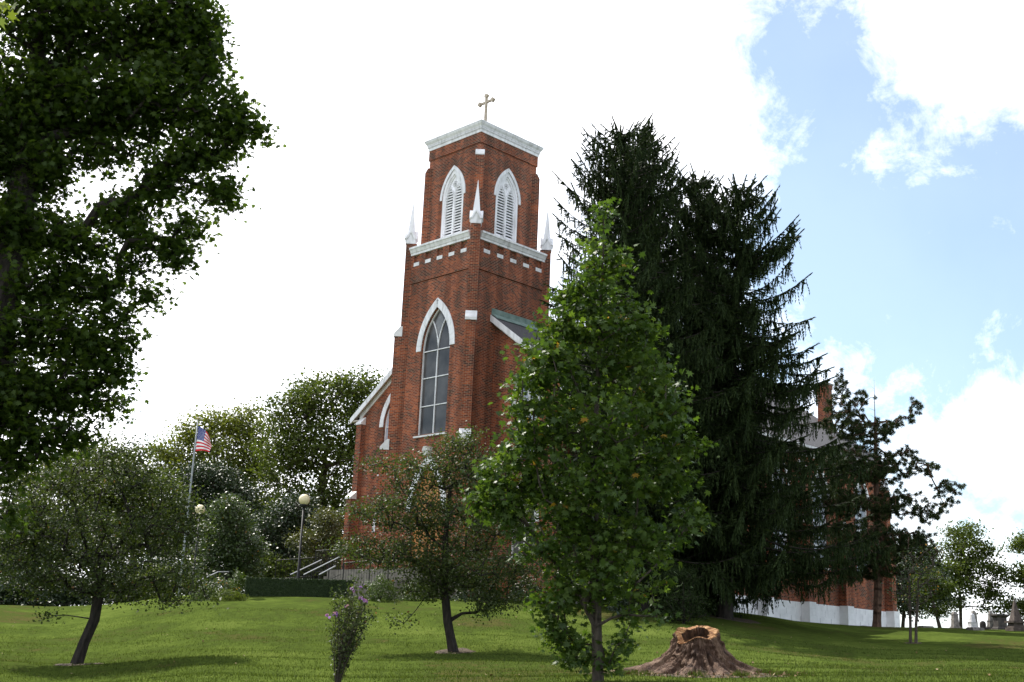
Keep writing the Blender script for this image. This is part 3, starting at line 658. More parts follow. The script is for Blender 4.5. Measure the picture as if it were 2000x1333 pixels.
# ---------------------------------------------------------------- vegetation engine
def grow(trunk, targets, step=.45, bias=.35, sag=.06):
    """trunk: polyline of points; targets: branch end points. Returns node positions and parents."""
    P = [np.array(p, float) for p in trunk]; par = [-1]+list(range(len(P)-1))
    # densify trunk
    Q_, pr = [P[0]], [-1]
    for a, b in zip(P[:-1], P[1:]):
        n = max(1, int(np.linalg.norm(b-a)/step))
        for i in range(1, n+1): Q_.append(a+(b-a)*i/n); pr.append(len(Q_)-2)
    pos = np.zeros((200000, 3)); n = len(Q_); pos[:n] = Q_; par = pr; ntr = n
    T = np.array(targets); low = Q_[0][2]
    d0 = np.min(np.linalg.norm(T[:, None, :]-np.array(Q_)[None, ::3, :], axis=2), axis=1)
    order = np.argsort(d0); tips = []
    for k in order:
        t = T[k]; v = t-pos[:n]; dist = np.linalg.norm(v, axis=1)
        cost = dist+bias*np.maximum(0, -(v[:, 2]))*2-bias*.5*np.minimum(v[:, 2], dist*.7)
        cost[:max(2, int(ntr*.22))] += 3
        j = int(np.argmin(cost)); a = pos[j].copy(); L_ = dist[j]; m = max(1, int(L_/step))
        side = rng.normal(size=3)*L_*.08; last = j
        for i in range(1, m+1):
            f = i/m; q = a+(t-a)*f+side*math.sin(f*math.pi)+np.array([0, 0, sag*L_*math.sin(f*math.pi)])
            pos[n] = q; par.append(last); last = n; n += 1
        tips.append(last)
    return pos[:n].copy(), par, tips
def limbs(name, pos, par, tips, r_base, r_tip, m, parent, power=.55, seg=5, minr=0.0):
    n = len(pos); w = np.zeros(n)
    for t in tips: w[t] += 1
    for i in range(n-1, 0, -1): w[par[i]] += w[i]
    w = np.maximum(w, .5); r = r_tip+(r_base-r_tip)*(w/w[0])**power
    # taper up the trunk only by flow
    V = []; F = []
    r[0] = r_base*1.25
    par = np.array(par)
    idx = np.arange(1, n); p = par[1:]; keep = r[1:] > minr; idx = idx[keep]; p = p[keep]
    A = pos[p]; B = pos[idx]; d = unit(B-A)
    ref = np.where(np.abs(d[:, 2:3]) > .9, np.array([[1., 0, 0]]), np.array([[0, 0, 1.]]))
    a = unit(np.cross(d, ref)); b = np.cross(d, a)
    ang = np.linspace(0, 2*math.pi, seg, endpoint=False); ca, sa = np.cos(ang), np.sin(ang)
    ring = ca[None, :, None]*a[:, None, :]+sa[None, :, None]*b[:, None, :]
    ra = np.minimum(r[p], r[idx]*1.8)[:, None, None]; rb = r[idx][:, None, None]
    RA = (A-d*0.3*ra[:, 0])[:, None, :]+ring*ra; RB = (B+d*0.2*rb[:, 0])[:, None, :]+ring*rb
    quads = np.stack([RA, np.roll(RA, -1, 1), np.roll(RB, -1, 1), RB], axis=2).reshape(-1, 3)
    return array_mesh(name, quads, np.full(len(quads)//4, 4), m, parent, smooth=False)
def blob_points(blobs, D0, n, thick=1.0, shell=0.35, maxr=4.0):
    """blobs: (u, v, ru, rv[, dD]) seen from the photo's spot -> points in ellipsoids with real depth"""
    out = []; A = np.array([b[2]*b[3] for b in blobs], float); A /= A.sum()
    for b, k in zip(blobs, A):
        u, v, ru, rv = b[:4]; dD = b[4] if len(b) > 4 else 0; D = D0+dD; c = at(u, v, D); m = max(3, int(n*k)); s = PX(D)
        q = rng.normal(size=(m, 3)); q = unit(q)*(rng.random((m, 1))**(shell))
        rd = min(max(ru, rv)*s*thick, maxr)
        out.append(c+q[:, :1]*RT*ru*s+q[:, 1:2]*UP*rv*s+q[:, 2:3]*FH*rd)
    return np.vstack(out)
def scatter(T, per, rad, flat=.7):
    n = len(T)*per; q = rng.normal(size=(n, 3))*rad*.6; q[:, 2] *= flat
    return np.repeat(T, per, 0)+q
def up_normals(n, tilt=.9): 
    q = rng.normal(size=(n, 3))*tilt; q[:, 2] += 1; return q
def broadleaf(name, label, cat, base, trunk, blobs, D0, ncl, per, rad, size, tmpl, lm, bm_, r0, r1=.012, group=None, thick=1., step=.45, tilt=.9, power=.56, shell=.35, maxr=4., minr=0, flat=.7, droop=None, bias=.35, sag=.06):
    root = empty(name, base, label, cat, group)
    T = blob_points(blobs, D0, ncl, thick, shell, maxr)
    pos, par, tips = grow(trunk, T, step, bias, sag)
    limbs('trunk', pos, par, tips, r0, r1, bm_, root, power, minr=minr)
    C = scatter(T, per, rad, flat)
    ok = C[:, 2] > ground(C[:, 0], C[:, 1])+.05; C = C[ok]
    s = size*(.45+.8*rng.random(len(C)))
    cl = np.repeat(rng.random(len(T)), per)[ok]; leaves('crown', C, up_normals(len(C), tilt), s, tmpl, lm, root, droop=droop, rnd=np.where(rng.random(len(C)) < .005, .999, np.clip(cl*.5+.5*rng.random(len(C)), 0, .93)))
    return root

LM = {}
LM['gum'] = leaf_mat('sweetgum_leaf', [(.024, .046, .009), (.042, .074, .013), (.078, .118, .022)], .5, .5, .2)
LM['maple'] = leaf_mat('young_maple_leaf', [(.030, .060, .013), (.050, .090, .017), (.082, .128, .024)], .5, .42, .25, autumn=((.34, .20, .03), .006))
LM['dogwood'] = leaf_mat('dogwood_leaf', [(.030, .046, .016), (.044, .064, .020), (.066, .088, .028)], .55, .32, .2, autumn=((.16, .09, .045), .012))
LM['back'] = leaf_mat('distant_leaf', [(.042, .062, .013), (.062, .088, .018), (.095, .12, .026)], .6, .3, .15)
LM['locust'] = leaf_mat('locust_leaf', [(.07, .09, .02), (.10, .12, .025), (.14, .155, .035)], .6, .4, .15)
LM['deep'] = leaf_mat('deep_green_leaf', [(.012, .024, .009), (.019, .036, .012), (.03, .05, .017)], .5, .15)
LM['orange'] = leaf_mat('turning_leaf', [(.028, .048, .014), (.042, .068, .02), (.06, .09, .026)], .45, .25, autumn=((.35, .18, .03), .05))
LM['yellowish'] = leaf_mat('yellowing_leaf', [(.04, .052, .016), (.065, .075, .02), (.09, .09, .025)], .5, .25)
LM['spruce'] = leaf_mat('spruce_needle', [(.012, .021, .008), (.021, .036, .011), (.036, .054, .016)], .7, .12, .1)
LM['pine'] = leaf_mat('pine_needle', [(.018, .030, .010), (.028, .044, .014), (.044, .062, .02)], .6, .15, .15)
LM['box'] = leaf_mat('hedge_leaf', [(.014, .028, .008), (.022, .042, .010), (.035, .06, .014)], .5, .1, .3)
LM['bush'] = leaf_mat('bush_leaf', [(.04, .065, .014), (.055, .09, .018), (.08, .12, .024)], .5, .2, .3)

# ---------------------------------------------------------------- ground
def build_ground():
    Ds = np.concatenate([np.linspace(-60, 14, 22), np.arange(15, 90, .6), np.linspace(91, 130, 20), np.linspace(150, 880, 22)])
    Ts = np.linspace(-1, 1, 161); Ts = np.sign(Ts)*np.abs(Ts)**1.6
    rows = []
    for D in Ds:
        Wd = 400 if D > 100 else 60+D*.6
        S = Ts*max(Wd, 60)*(1 if D <= 100 else 1+ (D-100)/200)
        x = EYE[0]+FH[0]*D+RH[0]*S; y = EYE[1]+FH[1]*D+RH[1]*S
        rows.append(np.c_[x, y, ground(x, y)])
    V = np.vstack(rows); n = len(Ts); F = []
    for i in range(len(Ds)-1):
        for j in range(n-1): F.append((i*n+j, i*n+j+1, (i+1)*n+j+1, (i+1)*n+j))
    me = bpy.data.meshes.new('lawn'); me.from_pydata(V.tolist(), [], F); me.polygons.foreach_set('use_smooth', [True]*len(F))
    m = bpy.data.materials.new('mown_grass'); m.use_nodes = True; nt = m.node_tree; N = nt.nodes; L = nt.links; b = N['Principled BSDF']
    b.inputs['Roughness'].default_value = .9; b.inputs['Specular IOR Level'].default_value = .0
    tc = N.new('ShaderNodeTexCoord')
    def noise_(sc, det=6, ro=.6):
        q = N.new('ShaderNodeTexNoise'); q.inputs['Scale'].default_value = sc; q.inputs['Detail'].default_value = det; q.inputs['Roughness'].default_value = ro; L.new(tc.outputs['Object'], q.inputs['Vector']); return q
    n1 = noise_(.22, 5); n2 = noise_(3, 6, .7); n3 = noise_(22, 6, .75)
    ad = N.new('ShaderNodeMath'); ad.operation = 'MULTIPLY_ADD'; L.new(n1.outputs[0], ad.inputs[0]); ad.inputs[1].default_value = 1.9; L.new(n2.outputs[0], ad.inputs[2])
    ad2 = N.new('ShaderNodeMath'); ad2.operation = 'MULTIPLY_ADD'; L.new(n3.outputs[0], ad2.inputs[0]); ad2.inputs[1].default_value = .7; L.new(ad.outputs[0], ad2.inputs[2])
    r = N.new('ShaderNodeValToRGB'); mr = N.new('ShaderNodeMapRange'); L.new(ad2.outputs[0], mr.inputs[0]); mr.inputs[1].default_value = 1.35; mr.inputs[2].default_value = 2.2; L.new(mr.outputs[0], r.inputs[0])
    e = r.color_ramp.elements; e[0].color = (.034, .040, .014, 1); e[0].position = .05; e[1].color = (.084, .110, .024, 1); e[1].position = .95
    q = e.new(.12); q.color = (.07, .062, .022, 1); q = e.new(.35); q.color = (.040, .057, .013, 1); q = e.new(.65); q.color = (.058, .082, .016, 1)
    L.new(r.outputs[0], b.inputs['Base Color'])
    bp = N.new('ShaderNodeBump'); bp.inputs['Strength'].default_value = .7; bp.inputs['Distance'].default_value = .05; L.new(ad2.outputs[0], bp.inputs['Height']); L.new(bp.outputs[0], b.inputs['Normal'])
    me.materials.append(m); o = link_mesh('lawn', me); tag(o, 'mown green lawn rising to the church', kind='structure'); return m
build_ground()
def in_view_ground(n, Dmin, Dmax, tmin=-.46, tmax=.48, power=1.):
    D = Dmin+(Dmax-Dmin)*rng.random(n)**power; t = tmin+(tmax-tmin)*rng.random(n); S = t*D
    x = EYE[0]+FH[0]*D+RH[0]*S; y = EYE[1]+FH[1]*D+RH[1]*S
    return np.c_[x, y, ground(x, y)]
def grass_blades(P, h, w, m, name, kind='stuff', label=None, cat=None):
    n = len(P); a = rng.random(n)*6.283; lean = rng.normal(size=(n, 2))*.45
    hh = h*(.5+rng.random(n)); d = np.c_[np.cos(a), np.sin(a), np.zeros(n)]*w*.5
    V = np.stack([P-d-[0, 0, .01], P+d-[0, 0, .01], P+np.c_[lean*hh[:, None], hh]], 1)
    o = array_mesh(name, V.reshape(-1, 3), np.full(n, 3), m, rnd=rng.random(n)); return tag(o, label, cat, kind=kind)
LM['grass'] = leaf_mat('grass_blade', [(.030, .045, .011), (.048, .071, .014), (.074, .10, .02)], .8, .3, .08)
G = in_view_ground(150000, 17, 46, power=1.4)
k_ = np.array([mnoise.noise(Vector((p[0]*.9, p[1]*.9, 0))) for p in G[:, :2]]) > -.45
SC_ = foot(1362, 26, 1310); dd_ = G[:, :2]-SC_[:2]; k_ &= ((dd_@RH[:2])/1.85)**2+((dd_@FH[:2]+1.3)/2.0)**2 > 1-.35*rng.random(len(G))
grass_blades(G[k_], .045, .016, LM['grass'], 'grass', label='short grass blades of the mown lawn', cat='grass')
# leaf litter
LM['litter'] = leaf_mat('fallen_leaf', [(.08, .035, .015), (.16, .10, .05), (.26, .20, .12)], .8, 0, .1)
G = in_view_ground(300, 20, 50, power=.9); G[:, 2] += .045
o = leaves('fallen_leaves', G, up_normals(len(G), .35), .02+.045*rng.random(len(G)), MAPLE, LM['litter']); tag(o, 'dry brown leaves scattered over the lawn', 'leaf litter', kind='stuff')

# ---------------------------------------------------------------- tree stump
def stump():
    c = foot(1362, 26, 1310); sc = PX(26); root = empty('tree_stump', c, 'hollow cut stump with flared rotting roots and orange sawn rim', 'stump')
    NS, NH = 260, 46; H = 84*sc; V = []; F = []
    rootsdir = [(-3.05, 1.75, .17), (-2.5, .9, .2), (-1.9, .75, .17), (-1.25, .7, .2), (-.6, 1.0, .16), (-.12, 1.05, .14), (.7, .8, .2), (1.5, .7, .25), (2.3, .8, .22)]
    # angle 0 = right (RH), -pi/2 = towards the camera
    def rim_h(a): return H*(.90+.15*math.sin(a)+.03*math.cos(a)+.025*math.cos(4*a+1.)+.03*math.sin(3*a)-.10*math.exp(-((a+2.5)/.5)**2))
    for i in range(NH+1):
        for j in range(NS):
            a = -math.pi+2*math.pi*j/NS; t = i/NH
            r = .43+.04*math.sin(2*a+.5)+.12*(1-t)+.50*(1-t)**1.9
            fl = 0
            for ra, ln, wd in rootsdir:
                da = abs((a-ra+math.pi) % (2*math.pi)-math.pi)
                fl += ln*math.exp(-(da/wd)**2)*max(0, (1-t*1.1))**5.0*1.0
                fl += .10*math.exp(-(da/(wd*1.3))**2)*(1-t)
            r += fl
            # ridged bark running with the grain
            p = Vector((math.cos(a)*3.2, math.sin(a)*3.2, t*.8)); rid = abs(mnoise.noise(p*2.2))*.30+abs(mnoise.noise(p*5.5))*.12
            fine = mnoise.noise(Vector((math.cos(a)*r*9, math.sin(a)*r*9, t*9)))*.05+mnoise.noise(Vector((math.cos(a)*26, math.sin(a)*26, t*5)))*.03
            r = r-rid*(.55+.5*(1-t))+fine+.04
            z = rim_h(a)*t+mnoise.noise(Vector((math.cos(a)*4, math.sin(a)*4, t*5)))*.03*(1-t)
            x, y = r*math.cos(a), r*math.sin(a)
            P = c+RH*x+FH*y; gr = gz(P[0], P[1]); base = gr-.05+ (0 if t > 0 else -.1)
            lift = max(0, (1-t))**1.0
            V.append((P[0], P[1], base*lift+(c[2])*(1-lift)+z*1.0 if t > 0 else base))
    for i in range(NH):
        for j in range(NS):
            k = (j+1) % NS; F.append((i*NS+j, i*NS+k, (i+1)*NS+k, (i+1)*NS+j))
    top = V[NH*NS:]
    me = bpy.data.meshes.new('bark'); off = OFF[root.name]; me.from_pydata((np.array(V)-off).tolist(), [], F); me.polygons.foreach_set('use_smooth', [True]*len(F))
    me.materials.append(noisy('rotting_bark', (.030, .016, .010), (.19, .125, .085), 6, .9, 1.0, 26, stretch=(1, 1, .3), dist=.09, c3=(.09, .050, .032))); link_mesh('bark', me, root)
    # sawn rim and hollow
    V2 = list(top); F2 = []; n = NS; cc = c
    def ring(scale, dz, jit):
        out = []
        for j, p in enumerate(top):
            a = -math.pi+2*math.pi*j/NS; k = scale+jit*mnoise.noise(Vector((math.cos(a)*2.5, math.sin(a)*2.5, scale*7)))
            out.append((cc[0]+(p[0]-cc[0])*k, cc[1]+(p[1]-cc[1])*k, p[2]+dz+.02*mnoise.noise(Vector((p[0]*9, p[1]*9, 3)))))
        return out
    V2 += ring(.96, .02, .01)+ring(.64, -.02, .2)+ring(.58, -.16, .2)+ring(.46, -.45, .2)
    for i in range(4):
        for j in range(n):
            k = (j+1) % n; F2.append((i*n+j, i*n+k, (i+1)*n+k, (i+1)*n+j))
    F2.append(tuple(range(4*n, 5*n)))
    me = bpy.data.meshes.new('sawn_rim'); me.from_pydata((np.array(V2)-off).tolist(), [], F2); me.materials.append(noisy('sawn_orange_wood', (.16, .07, .03), (.42, .25, .12), 9, .85, .8, 30, dist=.04, c3=(.30, .15, .06))); me.materials.append(noisy('rotted_heartwood', (.02, .012, .008), (.10, .05, .025), 8, .95, .8, 20))
    me.polygons.foreach_set('material_index', [0]*(2*n)+[1]*(2*n)+[1]); link_mesh('sawn_rim', me, root)
    # bare soil around it
    mb = MB(); ctr = c+RH*.05-FH*1.3
    N_ = 60; rings = []
    for q in range(7):
        rr = []
        for j in range(N_):
            a = 2*math.pi*j/N_; R_ = (2.05+.55*mnoise.noise(Vector((math.cos(a)*2, math.sin(a)*2, 1)))+.25*mnoise.noise(Vector((math.cos(a)*7, math.sin(a)*7, 4))))*q/6
            P = ctr+RH*R_*math.cos(a)*.95+FH*R_*math.sin(a)*1.05; rr.append((P[0], P[1], gz(P[0], P[1])+(.03+.02*mnoise.noise(Vector((P[0]*3, P[1]*3, 0))) if q < 5 else (.012 if q == 5 else -.03))))
        rings.append(rr)
    V3 = [p for r_ in rings for p in r_]; F3 = []
    for q in range(6):
        for j in range(N_): k = (j+1) % N_; F3.append((q*N_+j, q*N_+k, (q+1)*N_+k, (q+1)*N_+j))
    me = bpy.data.meshes.new('soil_patch'); me.from_pydata(V3, [], F3); me.polygons.foreach_set('use_smooth', [True]*len(F3)); me.materials.append(M_['soil']); tag(link_mesh('soil_patch', me), 'bare soil around the tree stump', kind='structure')
    # wood chips and weeds on the soil
    G = []
    for _ in range(700):
        a = random.random()*6.283; R_ = math.sqrt(random.random())*2.4; P = ctr+RH*R_*math.cos(a)*.85+FH*R_*math.sin(a)*.95; G.append((P[0], P[1], gz(P[0], P[1])+.03))
    o = leaves('wood_chips', np.array(G), up_normals(len(G), .8), .03+.06*rng.random(len(G)), OVAL, LM['litter']); tag(o, 'chips and leaf scraps on the soil round the stump', 'wood chips', kind='stuff')
    G = []
    for _ in range(16):
        a = random.random()*6.283; P = ctr+RH*math.cos(a)*(1.3+.8*random.random())+FH*math.sin(a)*(1.2+.8*random.random())
        for _ in range(120): G.append((P[0]+random.gauss(0, .10), P[1]+random.gauss(0, .10), gz(P[0], P[1])+.02))
    grass_blades(np.array(G), .09, .014, LM['grass'], 'weeds', label='ragged weeds growing between the stump roots', cat='weeds')
stump()

# ---------------------------------------------------------------- trees
def V3(*p): return np.array(p, float)
def big_gum():
    D = 24; base = at(30, 400, D).copy(); base[2] = gz(base[0], base[1])-.1
    tr = [base, at(-30, 1000, D), at(8, 620, D), at(35, 420, D), at(60, 280, D), at(72, 130, D), at(95, -80, D), at(120, -300, D)]
    tr[1][:2] = base[:2]; tr[2][:2] = base[:2]+.3*(tr[3][:2]-base[:2])
    blobs = [(150, 50, 190, 100), (330, 60, 95, 85), (390, 40, 40, 75), (40, 220, 120, 110), (180, 210, 110, 75), (300, 210, 110, 75), (400, 130, 45, 60), (410, 230, 60, 40), (465, 245, 38, 18), (503, 262, 12, 10), (385, 300, 50, 40), (440, 310, 24, 24), (420, 365, 38, 26), (435, 395, 22, 20), (375, 450, 28, 38), (350, 490, 26, 26),
             (250, 410, 60, 34), (310, 360, 60, 28), (345, 330, 50, 34), (190, 300, 50, 24), (300, 480, 60, 26), (260, 520, 40, 22), (240, 660, 26, 30), (230, 720, 30, 34), (235, 445, 50, 24), (80, 330, 70, 60), (60, 440, 90, 50), (150, 480, 70, 40), (110, 560, 100, 50), (200, 560, 45, 30), (215, 620, 38, 26), (290, 592, 24, 10), (90, 650, 110, 55), (180, 690, 55, 34), (140, 760, 80, 50), (40, 780, 80, 80), (220, 790, 22, 24), (85, 860, 60, 42), (160, 850, 34, 20),
             (-90, 400, 110, 200), (-70, 780, 90, 150), (120, -130, 240, 100), (15, 920, 34, 50), (-160, 150, 140, 190), (340, 135, 70, 40), (20, 1010, 22, 22), (250, 300, 30, 20), (95, 255, 60, 40), (15, 480, 60, 70), (20, 300, 60, 60), (490, 225, 20, 10), (505, 255, 18, 12), (455, 200, 30, 30), (460, 270, 26, 24), (352, 505, 22, 22), (445, 375, 18, 20), (300, 575, 20, 10), (280, 585, 26, 12)]
    root = empty('sweetgum_tree', base, 'huge dark leafy tree filling the upper left corner, trunk outside the frame', 'tree')
    T = blob_points(blobs, D, 3400, .9, .36, 2.4)
    T = T[np.linalg.norm(np.cross(T-EYE, T*0+fw), axis=1) > 1]
    pos, par, tips = grow(tr, T, .5, .3, .05)
    limbs('trunk', pos, par, tips, .40, .007, M_['barkdark'], root, .5, 7)
    C = scatter(T, 23, .33, .8)
    leaves('crown', C, up_normals(len(C), .8), .10+.08*rng.random(len(C)), STAR, LM['gum'], root, droop=np.array([0, 0, -1.]), rnd=np.clip(.6*np.repeat(rng.random(len(T)), 23)+.4*rng.random(len(C)), 0, 1))
    # bare dead twigs poking out on the right
    mb = MB(); a = at(378, 385, D)
    for k in range(6):
        p = a.copy(); d = RT*(.5+.3*random.random())-UP*(.4+.4*random.random())+FH*random.gauss(0, .3); pts = [p]
        for i in range(6): p = p+d*.16; d = d+RT*.10+UP*.06+rng.normal(size=3)*.06; pts.append(p)
        mb.tube(pts, [.008*(1-i/8) for i in range(7)], 4)
    mb.build('bare_twig', M_['bark'], root)
big_gum()
def maple_front():
    D = 22; b = foot(1168, D, 1370)
    tr = [b-[0, 0, .1], at(1165, 1250, D), at(1160, 1050, D), at(1163, 850, D), at(1172, 640, D), at(1178, 500, D), at(1180, 405, D)]
    blobs = [(1180, 425, 14, 32), (1178, 500, 48, 42), (1165, 575, 85, 40), (1120, 650, 80, 50), (1205, 650, 85, 50), (1085, 735, 95, 50), (1245, 740, 85, 60), (1050, 820, 80, 50), (1200, 840, 140, 70), (1305, 810, 42, 34),
             (1020, 915, 85, 55), (1170, 950, 140, 70), (1290, 920, 62, 46), (980, 990, 60, 50), (1110, 1050, 130, 55), (1265, 1050, 72, 36), (1340, 1020, 28, 34), (1200, 1130, 120, 42), (1095, 1170, 50, 45), (1090, 1240, 32, 30), (1145, 1270, 30, 25), (1250, 1205, 45, 14), (1195, 1290, 22, 20), (1125, 1285, 24, 18), (1215, 1265, 20, 14), (1100, 1225, 30, 20), (935, 960, 14, 25), (1345, 870, 20, 20), (1030, 680, 20, 20)]
    root = broadleaf('young_maple_tree', 'tall narrow bright green young tree in front of the church, left of the stump', 'tree', b, tr, blobs, D, 560, 36, .25, .118, MAPLE, LM['maple'], M_['bark'], .10, .006, thick=.95, step=.3, tilt=.9, power=.5, maxr=2.0, droop=np.array([0, 0, -.8]), bias=.8, sag=.02)
maple_front()
b = foot(885, 34, 1275)
broadleaf('dogwood_tree', 'small spreading dogwood with two dark stems in front of the bell tower', 'tree', b, [b, at(874, 1215, 34), at(868, 1150, 34), at(870, 1050, 34), at(880, 950, 34)],
    [(880, 880, 60, 28), (920, 856, 12, 12), (830, 930, 75, 42), (935, 930, 75, 45), (735, 905, 38, 14), (700, 1000, 42, 12), (790, 1000, 85, 45), (910, 1020, 110, 58), (1000, 1010, 50, 50), (695, 1065, 40, 22), (780, 1085, 110, 38), (920, 1105, 120, 45), (1010, 1120, 50, 35), (830, 1150, 50, 22), (960, 1180, 50, 16), (790, 1212, 24, 8), (985, 1165, 50, 20), (870, 1130, 60, 40), (945, 1195, 25, 8)],
    34, 820, 52, .35, .078, OVAL, LM['dogwood'], M_['barkdark'], .13, .006, thick=1., step=.35, tilt=1.1, maxr=2.2, bias=.15, flat=.55)
b = foot(150, 32, 1297)
broadleaf('dogwood_tree', 'small leaning dark-stemmed dogwood left of the flagpole', 'tree', b, [b, at(165, 1255, 32), at(185, 1210, 32), at(195, 1150, 32), at(200, 1050, 32)],
    [(250, 880, 50, 28), (200, 930, 100, 50), (100, 960, 75, 45), (310, 960, 60, 48), (60, 1030, 80, 50), (200, 1040, 130, 60), (335, 1045, 60, 50), (375, 1010, 25, 35), (120, 1110, 100, 45), (285, 1115, 95, 40), (380, 1140, 40, 25), (50, 1130, 60, 35), (95, 1200, 25, 7), (300, 1172, 70, 12), (215, 1150, 80, 28), (400, 1172, 15, 6), (30, 1060, 50, 50)],
    32, 760, 46, .36, .078, OVAL, LM['dogwood'], M_['barkdark'], .14, .006, thick=1., step=.35, tilt=1.1, maxr=2.2, bias=.15, flat=.55)

def conifer(name, label, utop, vtop, ubase, D, prof, vg, lean=None, dens=1.0, seed=1, trunk_r=.28, group=None, z0=.9):
    R_ = np.random.default_rng(seed); b = foot(ubase, D, vg); top = at(utop, vtop, D); H = top[2]-b[2]
    root = empty(name, b, label, 'spruce', group)
    mb = MB(); ax = lambda z: b+(top-b)*np.array([1, 1, 0])*(z/H)+np.array([0, 0, z])
    mb.tube([ax(z)-np.array([0, 0, .2 if z == 0 else 0]) for z in np.linspace(0, H, 14)], [trunk_r*(1-.95*i/13)+(.12 if i == 0 else 0) for i in range(14)], 9)
    TS, TDr, TL = [], [], []
    pf = np.array(prof)
    z = z0
    while z < H-.25:
        Lz = np.interp(1-z/H, pf[:, 0], pf[:, 1]); nb = int(6+2*R_.random())
        for k in range(nb):
            a = R_.random()*6.283; dh = RH*math.cos(a)+FH*math.sin(a)
            L_ = Lz*(.6+.55*R_.random())
            if lean: L_ *= 1+lean*math.cos(a)*(1-z/H)
            zz = z+R_.normal()*.12; s = ax(zz); n = max(3, int(L_/.2)); f = np.linspace(0, 1, n+1)
            up = .25 if z/H > .75 else -.1; dr = .42 if z/H < .7 else .1
            P = s+dh*(f[:, None]*L_)+np.array([0, 0, 1])*((up*f-dr*f+(.42*f**2.4))[:, None]*L_)
            sidev = np.cross(dh, [0, 0, 1]); P = P+sidev*(np.sin(f*2.5)*R_.normal()*.06*L_)[:, None]
            mb.tube([P[i] for i in range(0, n+1, 2)]+([P[-1]] if n % 2 else []), [.035*(1-.85*i/(n/2+1))*(.5+Lz/5) for i in range(n//2+1+(n % 2))], 4)
            m = int(n*5.0*dens)
            ff = R_.random(m)**.8; ii = np.clip((ff*n).astype(int), 0, n-1); S = P[ii]+(P[ii+1]-P[ii])*R_.random((m, 1))
            kind = R_.random(m)
            hang = kind < .55; sg = np.where(R_.random(m) < .5, -1, 1)[:, None]
            dd = np.where(hang[:, None], np.array([0, 0, -1])+R_.normal(size=(m, 3))*.16, dh*.7+sidev*sg*.75+np.array([0, 0, -.25])+R_.normal(size=(m, 3))*.15)
            ll = np.where(hang, (.25+.6*R_.random(m))*min(1.2, .35+Lz/4), (.25+.65*R_.random(m))*(1.15-ff)*min(1.3, .45+Lz/4))
            TS.append(S); TDr.append(unit(dd)); TL.append(ll)
            # the tip shoot itself
            TS.append(P[-3:]); TDr.append(unit(np.repeat((P[-1]-P[-2])[None], 3, 0))); TL.append(np.full(3, .3))
        z += .30+.08*R_.random()
    mb.build('trunk', M_['barkdark'], root, fix=False)
    S = np.vstack(TS); Dn = np.vstack(TDr); Ln = np.concatenate(TL); K = 6; q = 2
    ref = R_.normal(size=Dn.shape); A = unit(np.cross(Dn, ref)); B = np.cross(Dn, A); out = []; rn = []
    tw = R_.random(len(S))
    for k in range(K):
        f = (k+.5)/K
        for j in range(q):
            an = R_.random(len(S))*6.283; o_ = A*np.cos(an)[:, None]+B*np.sin(an)[:, None]
            p = S+Dn*(Ln*f)[:, None]; tip = p+Dn*(.09+.05*R_.random(len(S)))[:, None]+o_*.05; w = np.cross(Dn, o_)*.03
            out.append(np.stack([p-w-Dn*.03, p+w-Dn*.03, tip], 1)); rn.append(np.clip(tw*.7+.3*R_.random(len(S)), 0, 1))
    V = np.concatenate(out); rn = np.concatenate(rn)
    array_mesh('crown', V.reshape(-1, 3), np.full(len(V), 3), LM['spruce'], root, rn)
    return root
conifer('spruce_tree', 'twin-topped dark spruce behind the young maple, the highest of the evergreens', 1256, 243, 1292, 53, [(0, .25), (.04, .9), (.12, 1.6), (.25, 2.6), (.4, 3.6), (.6, 4.0), (.8, 4.0), (1, 3.6)], 1195, seed=3, dens=.8, z0=2.0)
conifer('spruce_tree', 'widest drooping spruce with branches hanging over the white plinth, its trunk on the lawn edge', 1446, 365, 1415, 52, [(0, .35), (.03, 1.0), (.1, 1.9), (.2, 2.6), (.35, 3.3), (.5, 4.4), (.7, 5.6), (.9, 5.5), (1, 4.2)], 1207, seed=4, dens=1.1, lean=.06, z0=2.0)
conifer('spruce_tree', 'slender middle spruce squeezed between the two larger evergreens', 1365, 345, 1352, 54.5, [(0, .3), (.04, 1.0), (.12, 1.7), (.3, 2.5), (.5, 2.8), (.8, 3.2), (1, 3.2)], 1200, seed=8, dens=.95, trunk_r=.2)
conifer('spruce_tree', 'slender evergreen whose top rises left of the tallest spruce top', 1210, 250, 1255, 50, [(0, .2), (.04, 1.1), (.12, 2.3), (.25, 2.9), (.4, 3.6), (.5, 4.4), (.8, 4.2), (1, 3.5)], 1195, seed=9, dens=.8, z0=2.0, trunk_r=.2)

